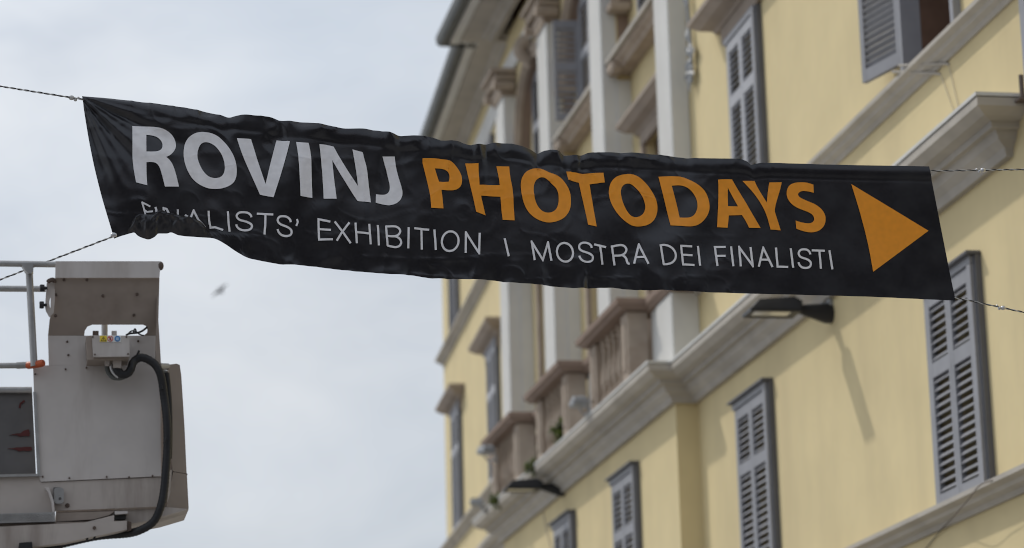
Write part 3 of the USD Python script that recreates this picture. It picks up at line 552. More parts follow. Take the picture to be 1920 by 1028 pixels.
def relief(px, py):
    """depth of the cloth (m, + away from the street's near side) at a place of the cloth; px, py in the cloth's own drawing units (1/1600 of its length)"""
    px, py = np.asarray(px, float), np.asarray(py, float)
    xt = np.clip(px-(py-300)*0.2, 154, 1741); t = tE(xt); xb = np.clip(px, 214, 1792); b = bE(xb)
    v = np.clip((py-t)/np.maximum(b-t, 1), -0.05, 1.05)
    q = np.stack([px/100, py/100, np.zeros_like(px)], -1)
    flat = np.clip((1500-px)/260, 0.06, 1)
    d = 0.045*(meshkit.fbm(q*np.array([0.45, 0.55, 1])+3.1, 2, 4)-0.5)*(0.4+0.6*flat)
    # long diagonal tension folds from the upper left corner
    an = np.arctan2(py-178, np.maximum(px-150, 1)); rr = np.hypot(px-150, py-178)
    d = d+0.007*np.sin(an*15+0.6)*np.exp(-((rr-130)/150.0)**2)+0.004*np.sin(an*31)*np.exp(-((rr-90)/100.0)**2)
    # puckers at both hems
    for X, a, w, sl in PUCK:
        e = np.exp(-v/0.20)*a*(0.35+0.65*(X < 1300)); c = X+sl*v*2.2; s = (px-c)/(w*1.05*(1+1.2*np.clip(v, 0, 1)))
        d = d+0.0150*e*(np.exp(-np.sqrt(s*s+0.05)*1.15)-0.55*np.exp(-((s-1.9)/1.1)**2))
    for X, a, w, sl in PUCKB:
        e = np.exp(-(1-v)/0.17)*a; c = X-sl*(1-v)*2.2; s = (px-c)/(w*1.05*(1+1.2*np.clip(1-v, 0, 1)))
        d = d+0.0115*e*(np.exp(-np.sqrt(s*s+0.05)*1.1)-0.55*np.exp(-((s+1.9)/1.1)**2))
    # facetted crumples, largest along the hems
    rid = np.sqrt((2*(meshkit.fbm(q*np.array([1.5, 1.9, 1])+7, 2, 11)-0.5))**2+0.004)
    rid2 = np.sqrt((2*(meshkit.noise(q*np.array([3.6, 3.0, 1])+1, 23)-0.5))**2+0.01)
    zone = np.exp(-v/0.20)+0.7*np.exp(-(1-v)/0.20)+0.14
    crs = np.exp(-np.abs(meshkit.noise(q*np.array([2.3, 1.5, 1])+4, 31)-0.5)*26)+0.8*np.exp(-np.abs(meshkit.noise(q*np.array([1.3, 2.6, 1])+8, 37)-0.5)*30)
    d = d+(0.017*rid+0.0050*rid2-0.0050*crs)*zone*flat
    # broad buckles across the letters
    d = d+0.0075*flat*np.sin((px+0.55*py)/21.0+3*meshkit.noise(q*0.8, 3))*np.clip(meshkit.fbm(q*0.7+9, 2, 8)*2.4-0.9, 0, 1)
    d = d+0.010*flat*np.sin((px-0.35*py)/47.0+2*meshkit.noise(q*0.5, 6))
    # sleeve for the rope along the top, and its seam
    d = d-0.007*np.exp(-((v-0.045)/0.05)**2)+0.0018*np.exp(-((v-0.105)/0.014)**2)
    return d
def cloth_pt(px, py, off=0.0):
    P = atv(np.stack([np.ravel(px), np.ravel(py)], 1), YB); P[:, 1] += np.ravel(relief(px, py))+off
    return P
NU, NV = 560, 84
uu, vv = np.meshgrid(np.linspace(0, 1, NU), np.linspace(0, 1, NV))
tx, bxx = 154+uu*(1741-154), 214+uu*(1792.5-214)
gx = tx*(1-vv)+bxx*vv; gy = tE(tx)*(1-vv)+bE(bxx)*vv
gx = gx-(1-uu)**6*7.0*np.sin(vv*math.pi)
cl = cloth_pt(gx, gy)
i, jx = np.meshgrid(np.arange(NV-1), np.arange(NU-1), indexing='ij')
qd = np.stack([i*NU+jx, (i+1)*NU+jx, (i+1)*NU+jx+1, i*NU+jx+1], -1).reshape(-1, 4)
cloth = trimesh.Trimesh(cl, np.vstack([qd[:, [0, 1, 2]], qd[:, [0, 2, 3]]]), process=False)
BN = thing('banner', 'long black vinyl banner strung across the sky with white and orange lettering', 'banner', at(960, 420, YB))
obj('cloth', cloth, VINYL, BN, smooth=True)
# hem flipped up in front at the lower left
FE = PchipInterpolator(*np.array([(236,440.5),(244,425),(252,411),(262,404.5),(282,405.5),(296,399),(303,397),(312,401),(335,406),(358,411),(375,417),(386,428),(394,438),(400,447)]).T)
nt, nr = 120, 22; fx = np.linspace(236, 400, nt); rows = []
for k in range(nr):
    a = k/(nr-1); b0 = bE(fx)-0.3; e0 = np.minimum(FE(fx), b0-0.2)
    if a < 0.88:
        c = a/0.88; yy = b0+(e0-b0)*np.sin(c*math.pi/2)
        off = -0.005-0.020*np.sin(np.clip(c, 0, 1)*math.pi*0.62)
    else:
        c = (a-0.88)/0.12; yy = e0+c*6.0*np.clip((b0-e0)/30, 0, 1); off = -0.005-0.020*math.sin(math.pi*0.62)+0.013*c
    edge = np.clip(np.minimum(fx-236, 400-fx)/18.0, 0, 1)
    q = np.stack([fx/100, np.full_like(fx, a*1.2), np.zeros_like(fx)], -1)
    wr = 0.006*np.sin((fx-236)/6.5+a*2.0+4*meshkit.noise(q*2.2, 4))*(0.5+0.5*np.sin((fx-200)/21.0)) - 0.014*np.exp(-((fx-279)/14.0)**2)*(1-a)
    wr = wr-0.009*(1-2*np.abs(meshkit.fbm(q*np.array([9, 3.5, 1]), 3, 5)-0.5)-0.7)
    P = atv(np.stack([fx, yy], 1), YB); P[:, 1] += relief(fx, b0)*0.6+off*edge+wr*edge*min(1, a*5)*(1.0 if k < nr-2 else 0.3); rows.append(P)
FV = np.vstack(rows); i, jx = np.meshgrid(np.arange(nr-1), np.arange(nt-1), indexing='ij')
qd = np.stack([i*nt+jx, i*nt+jx+1, (i+1)*nt+jx+1, (i+1)*nt+jx], -1).reshape(-1, 4)
obj('folded_hem', trimesh.Trimesh(FV, np.vstack([qd[:, [0, 1, 2]], qd[:, [0, 2, 3]]]), process=False), VINYL, BN, 'crumpled hem flipped up over the lettering', smooth=True)

def printed(poly, name, m, off=-0.0035, size=5.0, label=None):
    if poly.geom_type == 'MultiPolygon': ms = [p for p in poly.geoms]
    else: ms = [poly]
    out = []
    for p in ms:
        v, f = tri2d(p); v3 = np.c_[v, np.zeros(len(v))]
        v3, f = trimesh.remesh.subdivide_to_size(v3, f, size)
        out.append(trimesh.Trimesh(v3, f, process=True))
    mm = trimesh.util.concatenate(out); px, py = mm.vertices[:, 0], mm.vertices[:, 1]
    mm.vertices = cloth_pt(px, py, off); mm.invert() if mm.face_normals[:, 1].mean() > 0 else None
    return obj(name, mm, m, BN, label, smooth=True)
def chaikin(p, n=2):
    p = np.asarray(p, float)
    for _ in range(n): q = np.roll(p, -1, 0); p = np.stack([0.75*p+0.25*q, 0.25*p+0.75*q], 1).reshape(-1, 2)
    return p
def softened(p, lim=42):
    """rounds the shallow corners of a drawn outline and keeps the sharp ones"""
    p = np.asarray(p, float)
    for _ in range(2):
        a, b = p-np.roll(p, 1, 0), np.roll(p, -1, 0)-p
        ang = np.degrees(np.abs(np.arctan2(a[:, 0]*b[:, 1]-a[:, 1]*b[:, 0], (a*b).sum(1)))); out = []
        for k in range(len(p)):
            if ang[k] > lim: out.append(p[k])
            else: out += [p[k]-a[k]*0.25, p[k]+b[k]*0.25]
        p = np.array(out)
    return p
RG = {'A': (230, 210, 5.4115), 'B': (480, 230, 5.14), 'C': (780, 270, 5.71), 'D': (1060, 290, 6.046), 'E': (1320, 310, 6.854), 'F': (1560, 290, 3.427)}
def big(rg, outer, inner=None):
    x, y, s = RG[rg]; cv = lambda p: softened(np.array(p, float)/s+(x, y))
    return Polygon(cv(outer), [cv(inner)] if inner else None).buffer(0)
GL = [
 ('R', INK_W, big('A', [(97,145),(170,142),(290,150),(380,162),(460,195),(515,245),(543,315),(540,360),(520,405),(485,445),(440,467),(475,495),(510,545),(540,640),(570,766),(428,766),(405,680),(380,590),(355,545),(320,522),(240,520),(240,600),(248,752),(135,722),(115,620),(100,500),(97,350)], [(238,240),(310,242),(360,262),(395,300),(406,345),(395,385),(365,408),(310,416),(238,416)])),
 ('O', INK_W, big('A', [(800,195),(870,200),(945,222),(1010,270),(1070,340),(1120,420),(1150,500),(1162,580),(1155,660),(1130,710),(1085,745),(1020,770),(940,780),(860,772),(790,745),(730,705),(680,645),(640,560),(620,470),(618,400),(630,320),(660,265),(700,230),(750,205)], [(850,297),(900,310),(950,345),(1000,410),(1030,480),(1040,550),(1035,600),(1015,640),(980,662),(930,668),(880,655),(840,625),(800,570),(770,500),(757,440),(765,380),(785,330),(815,305)])),
 ('V', INK_W, big('B', [(-183,144),(-47,154),(-8,277),(0,310),(93,590),(150,350),(200,163),(327,180),(295,310),(240,500),(170,718),(40,690),(-60,467),(-136,296)])),
 ('I', INK_W, big('B', [(385,192),(505,203),(528,310),(535,500),(543,727),(428,710),(418,520),(405,330)])),
 ('N', INK_W, big('B', [(610,210),(680,215),(748,232),(800,330),(880,460),(985,610),(965,450),(930,258),(1030,283),(1045,345),(1072,430),(1090,600),(1110,763),(980,755),(900,640),(800,480),(735,362),(748,520),(775,740),(652,735),(640,500),(625,350)])),
 ('J', INK_W, big('B', [(1222,320),(1343,318),(1350,400),(1380,520),(1412,620),(1420,680),(1400,735),(1360,770),(1300,790),(1240,786),(1157,767),(1160,683),(1215,690),(1260,683),(1290,655),(1298,610),(1285,545),(1255,430)])),
 ('P', INK_O, big('C', [(72,150),(180,145),(280,158),(370,178),(420,220),(470,290),(492,350),(495,410),(480,455),(440,485),(385,497),(275,490),(288,590),(295,688),(165,680),(160,570),(130,420),(95,280),(72,200)], [(205,255),(260,258),(320,275),(355,315),(362,360),(350,405),(300,405),(250,400),(225,320)])),
 ('H', INK_O, big('C', [(528,207),(668,207),(670,300),(680,440),(897,440),(885,350),(862,238),(1000,238),(1010,350),(1038,480),(1045,600),(1058,815),(930,812),(915,700),(905,565),(695,556),(720,660),(745,765),(645,725),(610,560),(570,400)])),
 ('O', INK_O, big('C', [(1330,238),(1390,262),(1440,288),(1510,312),(1570,350),(1620,410),(1655,480),(1672,560),(1668,660),(1640,730),(1590,785),(1520,820),(1440,836),(1370,828),(1300,800),(1240,760),(1190,700),(1150,610),(1128,500),(1125,410),(1140,350),(1180,290),(1250,250)], [(1370,340),(1410,360),(1460,410),(1520,465),(1540,540),(1535,630),(1510,690),(1465,722),(1410,730),(1355,710),(1310,660),(1280,590),(1267,500),(1270,430),(1290,380),(1325,348)])),
 ('T', INK_O, big('D', [(25,172),(110,185),(215,205),(330,198),(437,200),(452,310),(285,325),(305,450),(330,620),(360,810),(265,785),(235,620),(190,420),(165,305),(110,290),(50,270)])),
 ('O', INK_O, big('D', [(700,215),(770,222),(840,250),(920,320),(980,400),(1030,490),(1052,580),(1045,670),(1010,740),(960,785),(890,810),(800,817),(740,800),(660,745),(590,670),(535,580),(503,490),(495,410),(510,330),(545,275),(600,235)], [(700,325),(750,335),(810,385),(870,460),(905,550),(910,610),(890,665),(850,700),(790,713),(740,695),(690,630),(650,540),(630,450),(632,390),(655,345)])),
 ('D', INK_O, big('D', [(1062,245),(1150,237),(1250,232),(1350,245),(1450,290),(1560,370),(1610,440),(1640,540),(1640,620),(1615,690),(1560,760),(1490,805),(1400,817),(1195,800),(1165,660),(1120,480),(1085,340)], [(1215,345),(1290,335),(1370,350),(1440,400),(1490,480),(1505,560),(1495,630),(1460,690),(1400,715),(1300,710),(1280,600),(1245,460)])),
 ('A', INK_O, big('E', [(185,180),(280,172),(365,178),(430,290),(520,440),(620,620),(728,808),(580,805),(540,720),(490,638),(325,640),(308,800),(172,790),(185,600),(192,350),(190,240)], [(312,285),(440,525),(315,520),(312,400)])),
 ('Y', INK_O, big('E', [(500,197),(655,197),(680,260),(740,370),(808,480),(815,380),(840,220),(1000,218),(980,310),(930,470),(905,585),(930,660),(985,838),(855,828),(820,690),(780,580),(720,470),(640,350),(560,265)])),
 ('S', INK_O, big('E', [(1405,250),(1412,355),(1330,335),(1265,330),(1225,345),(1207,370),(1215,400),(1260,430),(1340,465),(1430,500),(1510,560),(1555,630),(1565,700),(1550,770),(1500,830),(1430,860),(1350,865),(1260,845),(1185,815),(1178,712),(1250,735),(1330,748),(1380,742),(1410,720),(1418,685),(1400,640),(1350,605),(1280,580),(1180,540),(1110,485),(1070,420),(1060,360),(1070,300),(1100,255),(1150,228),(1230,218),(1320,222)]))]
for ch, m, poly in GL: printed(poly, 'letter', m, label=('white' if m is INK_W else 'orange')+' printed capital '+ch)
printed(big('F', [(123,190),(620,490),(263,755),(230,560),(180,370)]), 'arrow', INK_O, size=8.0)
# the second line: thin monoline lettering
SW = 4.0
def strokes(rg, *lines, w=SW):
    x, y, s = rg
    return unary_union([LineString(np.array(l, float)/s+(x, y)).buffer(w/2, cap_style='flat', join_style='mitre', mitre_limit=1.4) for l in lines])
def ell(cx, cy, rx, ry, tilt=0.0, a0=0, a1=360, n=40):
    a = np.radians(np.linspace(a0, a1, n)); x, y = rx*np.cos(a), ry*np.sin(a); t = math.radians(tilt)
    return [(cx+p*math.cos(t)-q*math.sin(t), cy+p*math.sin(t)+q*math.cos(t)) for p, q in zip(x, y)]
def sp(*p): return spline(p, 40)
def ess(x0, y0, x1, y1, sk=0.0, dy=0.0):
    """an S between the given corners: sk shears x with height, dy drops the right side"""
    w, h = x1-x0, y1-y0
    b = [(0.95, 0.26), (0.86, 0.09), (0.66, 0.015), (0.42, 0.012), (0.18, 0.08), (0.06, 0.24), (0.16, 0.40), (0.45, 0.48), (0.78, 0.56), (0.97, 0.72), (0.88, 0.90), (0.62, 0.985), (0.36, 0.985), (0.12, 0.89), (0.02, 0.70)]
    return spline([(x0+w*a+sk*(c-0.5), y0+h*c+dy*(a-0.5)) for a, c in b], 60)
g6, g7, g8, h1, h2 = (140, 350, 6.0), (420, 370, 6.0), (720, 400, 6.857), (980, 420, 6.4), (1220, 430, 5.0526)
SM = [
 strokes(g6, [(755, 180), (775, 245), (790, 300), (815, 420)], [(751, 184), (850, 232)], [(775, 262), (812, 292), (880, 284)], w=3.2),
 strokes(g6, [(908, 236), (915, 262), (940, 420)]),
 strokes(g6, [(1006, 440), (1000, 248), (1035, 258), (1125, 440), (1162, 420), (1160, 262)]),
 strokes(g6, [(1225, 470), (1308, 345), (1338, 272), (1392, 376), (1470, 455)], [(1240, 322), (1272, 340)]),
 strokes(g6, [(1508, 270), (1514, 380), (1530, 456), (1580, 450), (1672, 482)]),
 strokes(g7, [(46, 150), (52, 260), (65, 380)]),
 strokes(g7, ess(136, 158, 322, 362, 8, 12)),
 strokes(g7, [(372, 178), (555, 190)], [(468, 186), (466, 300), (458, 413)]),
 strokes(g7, ess(600, 208, 765, 428, 16, 22)),
 strokes(g7, [(822, 242), (832, 275), (815, 318)], w=3.6),
 strokes(g7, [(1195, 277), (1063, 248), (1070, 476), (1225, 474)], [(1066, 356), (1203, 370)]),
 strokes(g7, [(1245, 275), (1330, 385), (1425, 517)], [(1410, 285), (1330, 390), (1268, 490)]),
 strokes(g7, [(1478, 288), (1486, 400), (1495, 518)], [(1635, 298), (1643, 410), (1652, 528)], [(1486, 393), (1643, 407)]),
 strokes(g7, [(1733, 308), (1745, 538)]),
 strokes(g8, [(30, 158), (50, 412)], sp((22, 160), (110, 158), (180, 172), (213, 215), (195, 262), (130, 288), (36, 284)), sp((110, 288), (180, 300), (222, 345), (222, 385), (190, 418), (130, 425), (46, 410))),
 strokes(g8, [(322, 172), (318, 440)]),
 strokes(g8, [(393, 185), (585, 206)], [(486, 198), (494, 456)]),
 strokes(g8, [(652, 203), (673, 463)]),
 strokes(g8, ell(855, 353, 107, 125, 8)),
 strokes(g8, [(1055, 505), (1056, 245), (1224, 510), (1232, 250)]),
 strokes(g8, [(1552, 320), (1605, 552)]),
 strokes(h1, [(148, 430), (112, 212), (246, 428), (310, 216), (352, 434)]),
 strokes(h1, ell(515, 331, 97, 113, -14)),
 strokes(h1, ess(680, 216, 848, 450, 22, 14)),
 strokes(h1, [(862, 240), (1005, 275)], [(933, 258), (950, 370), (965, 480)]),
 strokes(h1, [(1074, 262), (1110, 490)], sp((1062, 266), (1150, 252), (1215, 258), (1247, 300), (1228, 350), (1165, 374), (1090, 378)), sp((1190, 368), (1228, 390), (1250, 430), (1262, 468), (1285, 478))),
 strokes(h1, [(1335, 480), (1393, 250), (1502, 488)], [(1357, 400), (1458, 402)]),
 strokes(h1, [(1650, 264), (1684, 492)], sp((1638, 268), (1730, 266), (1800, 310), (1832, 390), (1805, 455), (1740, 488), (1676, 490))),
 strokes(h2, [(392, 163), (285, 162), (303, 338), (413, 342)], [(293, 246), (395, 248)]),
 strokes(h2, [(448, 158), (466, 348)]),
 strokes(h2, [(712, 167), (611, 166), (632, 350)], [(621, 252), (710, 253)]),
 strokes(h2, [(762, 162), (781, 352)]),
 strokes(h2, [(852, 354), (838, 170), (965, 350), (945, 170)]),
 strokes(h2, [(1022, 357), (1065, 178), (1152, 360)], [(1040, 290), (1124, 291)]),
 strokes(h2, [(1185, 175), (1200, 357), (1300, 360)]),
 strokes(h2, [(1325, 182), (1348, 367)]),
 strokes(h2, ess(1396, 190, 1518, 370, 10, 6)),
 strokes(h2, [(1525, 201), (1650, 206)], [(1597, 204), (1612, 376)]),
 strokes(h2, [(1692, 200), (1720, 381)])]
for p in SM: printed(p, 'small_letter', INK_W, size=4.0)
obj('grommet', sphere(at(213, 443, YB)-(0, 0.02, 0), 0.011, 2, (1.3, 0.5, 1)), STEELB, BN)

# ropes: two strands twisted
def rope(a, b, label, knots=(), sag=0.0):
    a, b = np.array(a), np.array(b); L = np.linalg.norm(b-a); n = int(L/0.005); t = np.linspace(0, 1, n)
    c = a+(b-a)*t[:, None]; c[:, 2] -= sag*4*t*(1-t)
    d = (b-a)/L; e1 = np.cross(d, [0, 0, 1.0]); e1 /= np.linalg.norm(e1); e2 = np.cross(d, e1)
    th = thing('rope', label, 'rope', a, 'ropes that hold the banner')
    for k, m in ((0, ROPE_L), (math.pi, ROPE_D)):
        ph = t*L/0.030*2*math.pi/2+k
        obj('strand', tube(c+0.0021*(np.cos(ph)[:, None]*e1+np.sin(ph)[:, None]*e2), 0.0023, 6), m, th, 'pale strand' if k == 0 else 'dark strand', smooth=True)
    for q in knots:
        q = np.array(q); obj('clamp', [sphere(q, 0.011, 1, (1.2, 1, 1)), sphere(q-d*0.018+e2*0.006, 0.008, 1), sphere(q-d*0.030-e2*0.004, 0.006, 1)], STEELB if q[0] > 1 else ROPE_L, th)
rope(at(157, 187, YB), at(-900, 18, YB-0.2), 'twisted rope from the upper left corner of the banner, rising to the left', [at(134, 183.5, YB)])
rope(at(214, 443, YB-0.01), at(-900, 868, YB+0.1), 'twisted rope from the lower left corner of the banner, passing behind the lift basket')
wallR = np.array([X0, 11.9, 0.0])
def to_wall(p, q):
    d = at(*q, YB)-at(*p, YB); d = d/d[0]; a = at(*p, YB); e = a+d*(X0-a[0]); return a, e
a, e = to_wall((1742, 321), (1920, 318)); rope(a, e, 'twisted rope from the upper right corner of the banner to the wall', [at(1843, 319.3, YB)])
a, e = to_wall((1790, 558), (1920, 586)); rope(a, e, 'twisted rope from the lower right corner of the banner, sloping down to the wall', [at(1881, 577.6, YB)])

# ------------------------------------------------------------------ lift basket
YL = 10.6
LB = thing('lift_basket', 'dirty cream work platform basket of a cherry picker with black hose, beside the banner', 'work platform', at(180, 960, YL))
def plate(pts, Y, t, name, m, parent=LB, holes=(), label=None, smooth=False):
    """sheet drawn in the basket's front elevation; Y is a depth or a function of the drawing height"""
    yf = Y if callable(Y) else (lambda py: Y)
    mm = extr(Polygon(pts, holes), lambda a, b, k: at(a, b, yf(b))+np.array([0, k, 0]), 0.0, t)
    return obj(name, mm, m, parent, label)
def bolts(pts, Y, m=RUST, r=0.0065, parent=None, name='bolt'):
    r = r*0.85
    for a, b in pts:
        yf = Y(b) if callable(Y) else Y
        c = at(a, b, yf); obj(name, tube([c+(0, 0.002, 0), c-(0, 0.006, 0)], [r, r*0.8], 7), m, parent or LB)
def rr(cx, cy, hw, hh, r, n=5):
    return list(sbox(cx-hw+r, cy-hh+r, cx+hw-r, cy+hh-r).buffer(r, quad_segs=n).exterior.coords)[:-1]
# bent back board
Ym = lambda py: YL-0.12+(np.clip(py, 521, 629)-521)/108*0.10
bp = plate([(104, 490), (301.5, 490), (299, 521), (103.5, 521)], YL-0.13, 0.006, 'back_board', CREAM, label='upper lip of the bent back board')
obj('lip_corner', sphere(at(301.5, 499, YL-0.125), 0.017, 1, (0.7, 0.6, 1.1)), RUST, bp)
slot = [(158, 629), (159, 620), (164, 612), (173, 608.5), (268, 608.5), (274, 611), (276.5, 618), (276, 624), (270, 629)]
bm = plate([(103.5, 521.6), (299, 521.6), (296, 600), (294, 629)]+slot[::-1]+[(90, 629), (93, 600), (101, 560)], Ym, 0.006, 'back_board', BROWNP, label='leaning middle of the bent back board')  # shade of the downward lean is also put into the brown
bolts([(105, 553), (104, 592), (193, 555), (257, 552), (251, 591), (120, 525), (163, 525)], Ym, RUST, 0.0075, bm)
bl = plate([(90, 629.6), (158, 629.6), (270, 629.6), (294, 629.6), (299, 684), (91.5, 685)], YL-0.02, 0.006, 'back_board', CREAM, label='lower part of the back board behind the control box')
bolts([(126, 641), (259, 640), (260, 663), (128, 666)], YL-0.02, RUST, 0.006, bl)
plate([(294.5, 521), (299, 521), (297, 600), (302, 683), (292, 683), (293, 629)], YL-0.09, 0.05, 'back_board_flange', BROWNP)
# left bracket with opening, and its knobs
hole = [(95, 557), (93.3, 562), (92.6, 568), (93.2, 574), (94.5, 579), (94.8, 568)]
bk_ = plate([(103, 524), (97, 523), (92, 529), (87.5, 531), (86.5, 545), (84.5, 575), (86, 583), (92.5, 595), (101, 586), (103, 560)], YL-0.10, 0.006, 'knob_bracket', CREAM2, holes=[hole])
obj('rust_hook', tube(spline(np.vstack([at(90, 529, YL-0.11), at(95, 525.5, YL-0.115), at(100, 525, YL-0.115), at(102, 530, YL-0.11)]), 12), 0.009, 7), RUST, bk_)
for kx, ky in ((80, 540.5), (79, 572)):
    kb = [tube([at(kx-4.5, ky, YL-0.11), at(kx+3.5, ky, YL-0.11)], 0.014, 9), tube([at(kx-1, ky-6, YL-0.11), at(kx-1, ky+6, YL-0.11)], 0.009, 7), tube([at(kx+2, ky, YL-0.11), at(kx+9, ky, YL-0.11)], 0.006, 7)]
    obj('knob', kb, RUBBER, LB)
# rails
def rail(p, q, r, name='rail', m=GALV, Y=YL, Y2=None, label=None):
    return obj(name, tube([at(*p, Y), at(*q, Y2 or Y)], r, 14), m, LB, label, smooth=40)
rail((-220, 491), (104, 496), 0.0125, Y=YL-0.06); rail((-220, 540), (86, 542), 0.0125, Y=YL+0.05)
rail((-220, 688), (36, 685.5), 0.0115, Y=YL-0.02)
rail((54.5, 506), (64, 687), 0.0145, 'post', Y=YL-0.055)
plate([(40, 495), (62.5, 494), (62.5, 508), (59, 513), (53, 513), (47, 507)], YL-0.09, 0.05, 'gusset', GALV)
obj('sleeve', tube([at(31, 685.6, YL-0.02), at(52, 684.6, YL-0.02)], 0.0135, 14), GALV, LB)
obj('grip', tube(spline(np.vstack([at(51, 685.5, YL-0.02), at(66, 683.5, YL-0.05), at(82, 680.5, YL-0.075)]), 14), np.r_[0.0125, np.full(12, 0.0150), 0.012], 14), GRIP, LB, smooth=40)
# main body panels
main_p = plate([(62, 686), (62.2, 685.5), (300, 683.5), (302, 893), (77, 903.5), (71, 891), (64.5, 760)], YL-0.02, 0.012, 'front_panel', CREAM)
bolts([(66, 702), (73, 891), (123, 692.5), (162, 690), (80, 894), (130, 896.5), (200, 894.5), (242, 895), (286, 892.5)], YL-0.02, RUST, 0.005, main_p)
plate([(68, 735), (62.2, 735), (70, 893), (76, 893)], YL-0.028, 0.012, 'edge_strip', GALV)
lowp = plate([(-220, 903), (72, 893), (77, 905), (302, 895), (305, 950), (105, 958), (100, 961), (-220, 972)], YL-0.015, 0.012, 'skirt_panel', CREAM2)
plate([(-220, 893.5), (72, 888.5), (72, 893), (-220, 899)], YL-0.03, 0.02, 'skirt_lip', GALV)
plate([(75, 880), (300, 880), (302, 940), (78, 940)], YL-0.002, 0.01, 'back_sheet', CREAM2)
bolts([(126.5, 948)], YL-0.015, RUST, 0.012, lowp)
pa = plate([(-220, 729), (60, 728.5), (67.5, 888), (-220, 894)], YL+0.03, 0.008, 'infill_panel', PLATE, label='dark steel infill panel with red scrapes')
obj('top_bead', tube([at(-220, 731, YL+0.02), at(60, 731.5, YL+0.02)], 0.013, 12), GALV, pa, smooth=40)
def blob(pts): return plate(pts, YL+0.026, 0.003, 'red_scrape', REDP, pa)
blob([(18, 816), (30, 813), (38, 812.5), (41, 810), (46, 807), (54, 805), (56, 812), (55, 818), (46, 817.5), (38, 819), (30, 816)]); blob([(14, 841), (24, 840.5), (30, 839), (40, 839), (48, 838), (59, 838), (60, 844), (52, 846), (44, 845), (36, 846.5), (28, 843)])
blob([(35, 764), (37, 756), (45, 750), (47, 753), (40, 758), (38, 766)])
# tread, side cheek and lifting lug
tr = plate([(-220, 969), (103, 960.5), (104, 978), (-220, 987)], YL-0.06, 0.04, 'step_tread', GALV)
tb = []
for k in range(34):
    for r_ in range(3):
        xx = -8+k*3.3; yy = 964.5+r_*4.8-(xx)*0.026*0.6+2.2*(k % 2); s_ = 1 if (k+r_) % 2 else -1
        if xx > 100: continue
        tb.append(tube([at(xx-1.3, yy-1.3*s_, YL-0.062), at(xx+1.3, yy+1.3*s_, YL-0.062)], 0.0013, 4))
obj('checker_ribs', tb, GALV, tr, kind='stuff')
plate([(84, 914), (92, 914), (101, 940), (104, 978), (100.5, 978), (96, 940), (90, 922)], YL-0.055, 0.05, 'side_cheek', CREAM)
lug = plate(rr(110.5, 929.5, 9.2, 15, 6), YL-0.045, 0.02, 'lifting_lug', GALV, holes=[rr(112.5, 935.5, 2.6, 2.8, 2.4)])
obj('lug_base', bx(*sorted((at(100, 930, YL)[0], at(112, 930, YL)[0])), YL-0.028, YL-0.004, *sorted((at(110, 942, YL)[2], at(110, 916, YL)[2]))), PLATE, lug)
obj('lug_pin', tube([at(112, 936, YL-0.03), at(112, 936, YL-0.046)], 0.0045, 8), PLATE, lug)
# right corner fender
Yc = lambda px: YL-0.01+(px-302)/53*0.06
def side(pts, t, name, m, parent=LB, label=None):
    return obj(name, extr(Polygon(pts), lambda a, b, k: at(a, b, Yc(a))+np.array([0, k, 0]), 0.0, t), m, parent, label)
fe = side([(316, 684), (331, 682), (337, 684.5), (340, 705), (346, 800), (350, 888), (324, 884), (313, 800)], 0.10, 'corner_fender', BROWNP, label='brown corner fender on the right of the basket')
side([(324.5, 885), (350.5, 889.5), (353.8, 953), (348, 955), (312, 951), (318, 920)], 0.11, 'corner_fender', BROWNP)
side([(318.5, 881.5), (322.5, 881.5), (317.5, 951), (313, 951)], 0.03, 'fender_rib', CREAM2, fe)
side([(331, 882.5), (351.5, 888.5), (351.5, 890.5), (330, 885)], 0.008, 'fender_seam', RUST, fe)
obj('roller', tube([at(298, 687, YL-0.01), at(315, 688, YL+0.02)], 0.014, 12), GALV, LB); obj('roller', tube([at(300, 700, YL+0.05), at(318, 703, YL+0.05)], 0.016, 12), GUTTER, LB)
plate([(296, 700), (316, 705), (324, 880), (318, 950), (300, 950)], YL+0.03, 0.05, 'inner_wall', CREAM2)
# underside and boom bracket
plate([(105, 958.5), (304, 950.5), (354, 954.5), (308, 968), (282, 973), (281, 976), (247, 982), (104, 979)], lambda py: YL+0.0, 0.30, 'floor_pan', CREAM2)
plate([(106, 962), (214, 959), (205, 966), (175, 974), (106, 978)], YL-0.03, 0.03, 'floor_channel', BROWNP)
plate([(215, 959), (239.5, 958.5), (239, 963), (216, 965)], YL-0.05, 0.05, 'latch_plate', CREAM)
plate([(215, 965.5), (236.5, 963.8), (236, 973), (215, 974)], YL-0.034, 0.03, 'latch_gap', STB)
plate([(150, 982), (214, 966), (214, 978), (195, 981)], YL-0.06, 0.02, 'wedge_plate', CREAM2)
bmm = plate([(-220, 1000), (60, 984.5), (238, 976.5), (238, 993), (215, 998), (120, 1018), (60, 1026), (-220, 1075)], YL-0.07, 0.10, 'support_beam', CREAM2)
plate([(238.4, 977), (246.5, 979), (246.5, 994), (238.4, 996)], YL-0.06, 0.09, 'beam_end', RUST, bmm)
bolts([(177, 990)], YL-0.07, RUST, 0.009, bmm)
plate([(-220, 992), (70, 979), (178, 978.5), (170, 982), (60, 986), (-220, 1004)], YL-0.03, 0.03, 'beam_flange', BROWNP)
plate([(36, 1018), (60, 1016), (64, 1060), (30, 1060)], YL-0.09, 0.05, 'pivot_block', RUBBER)
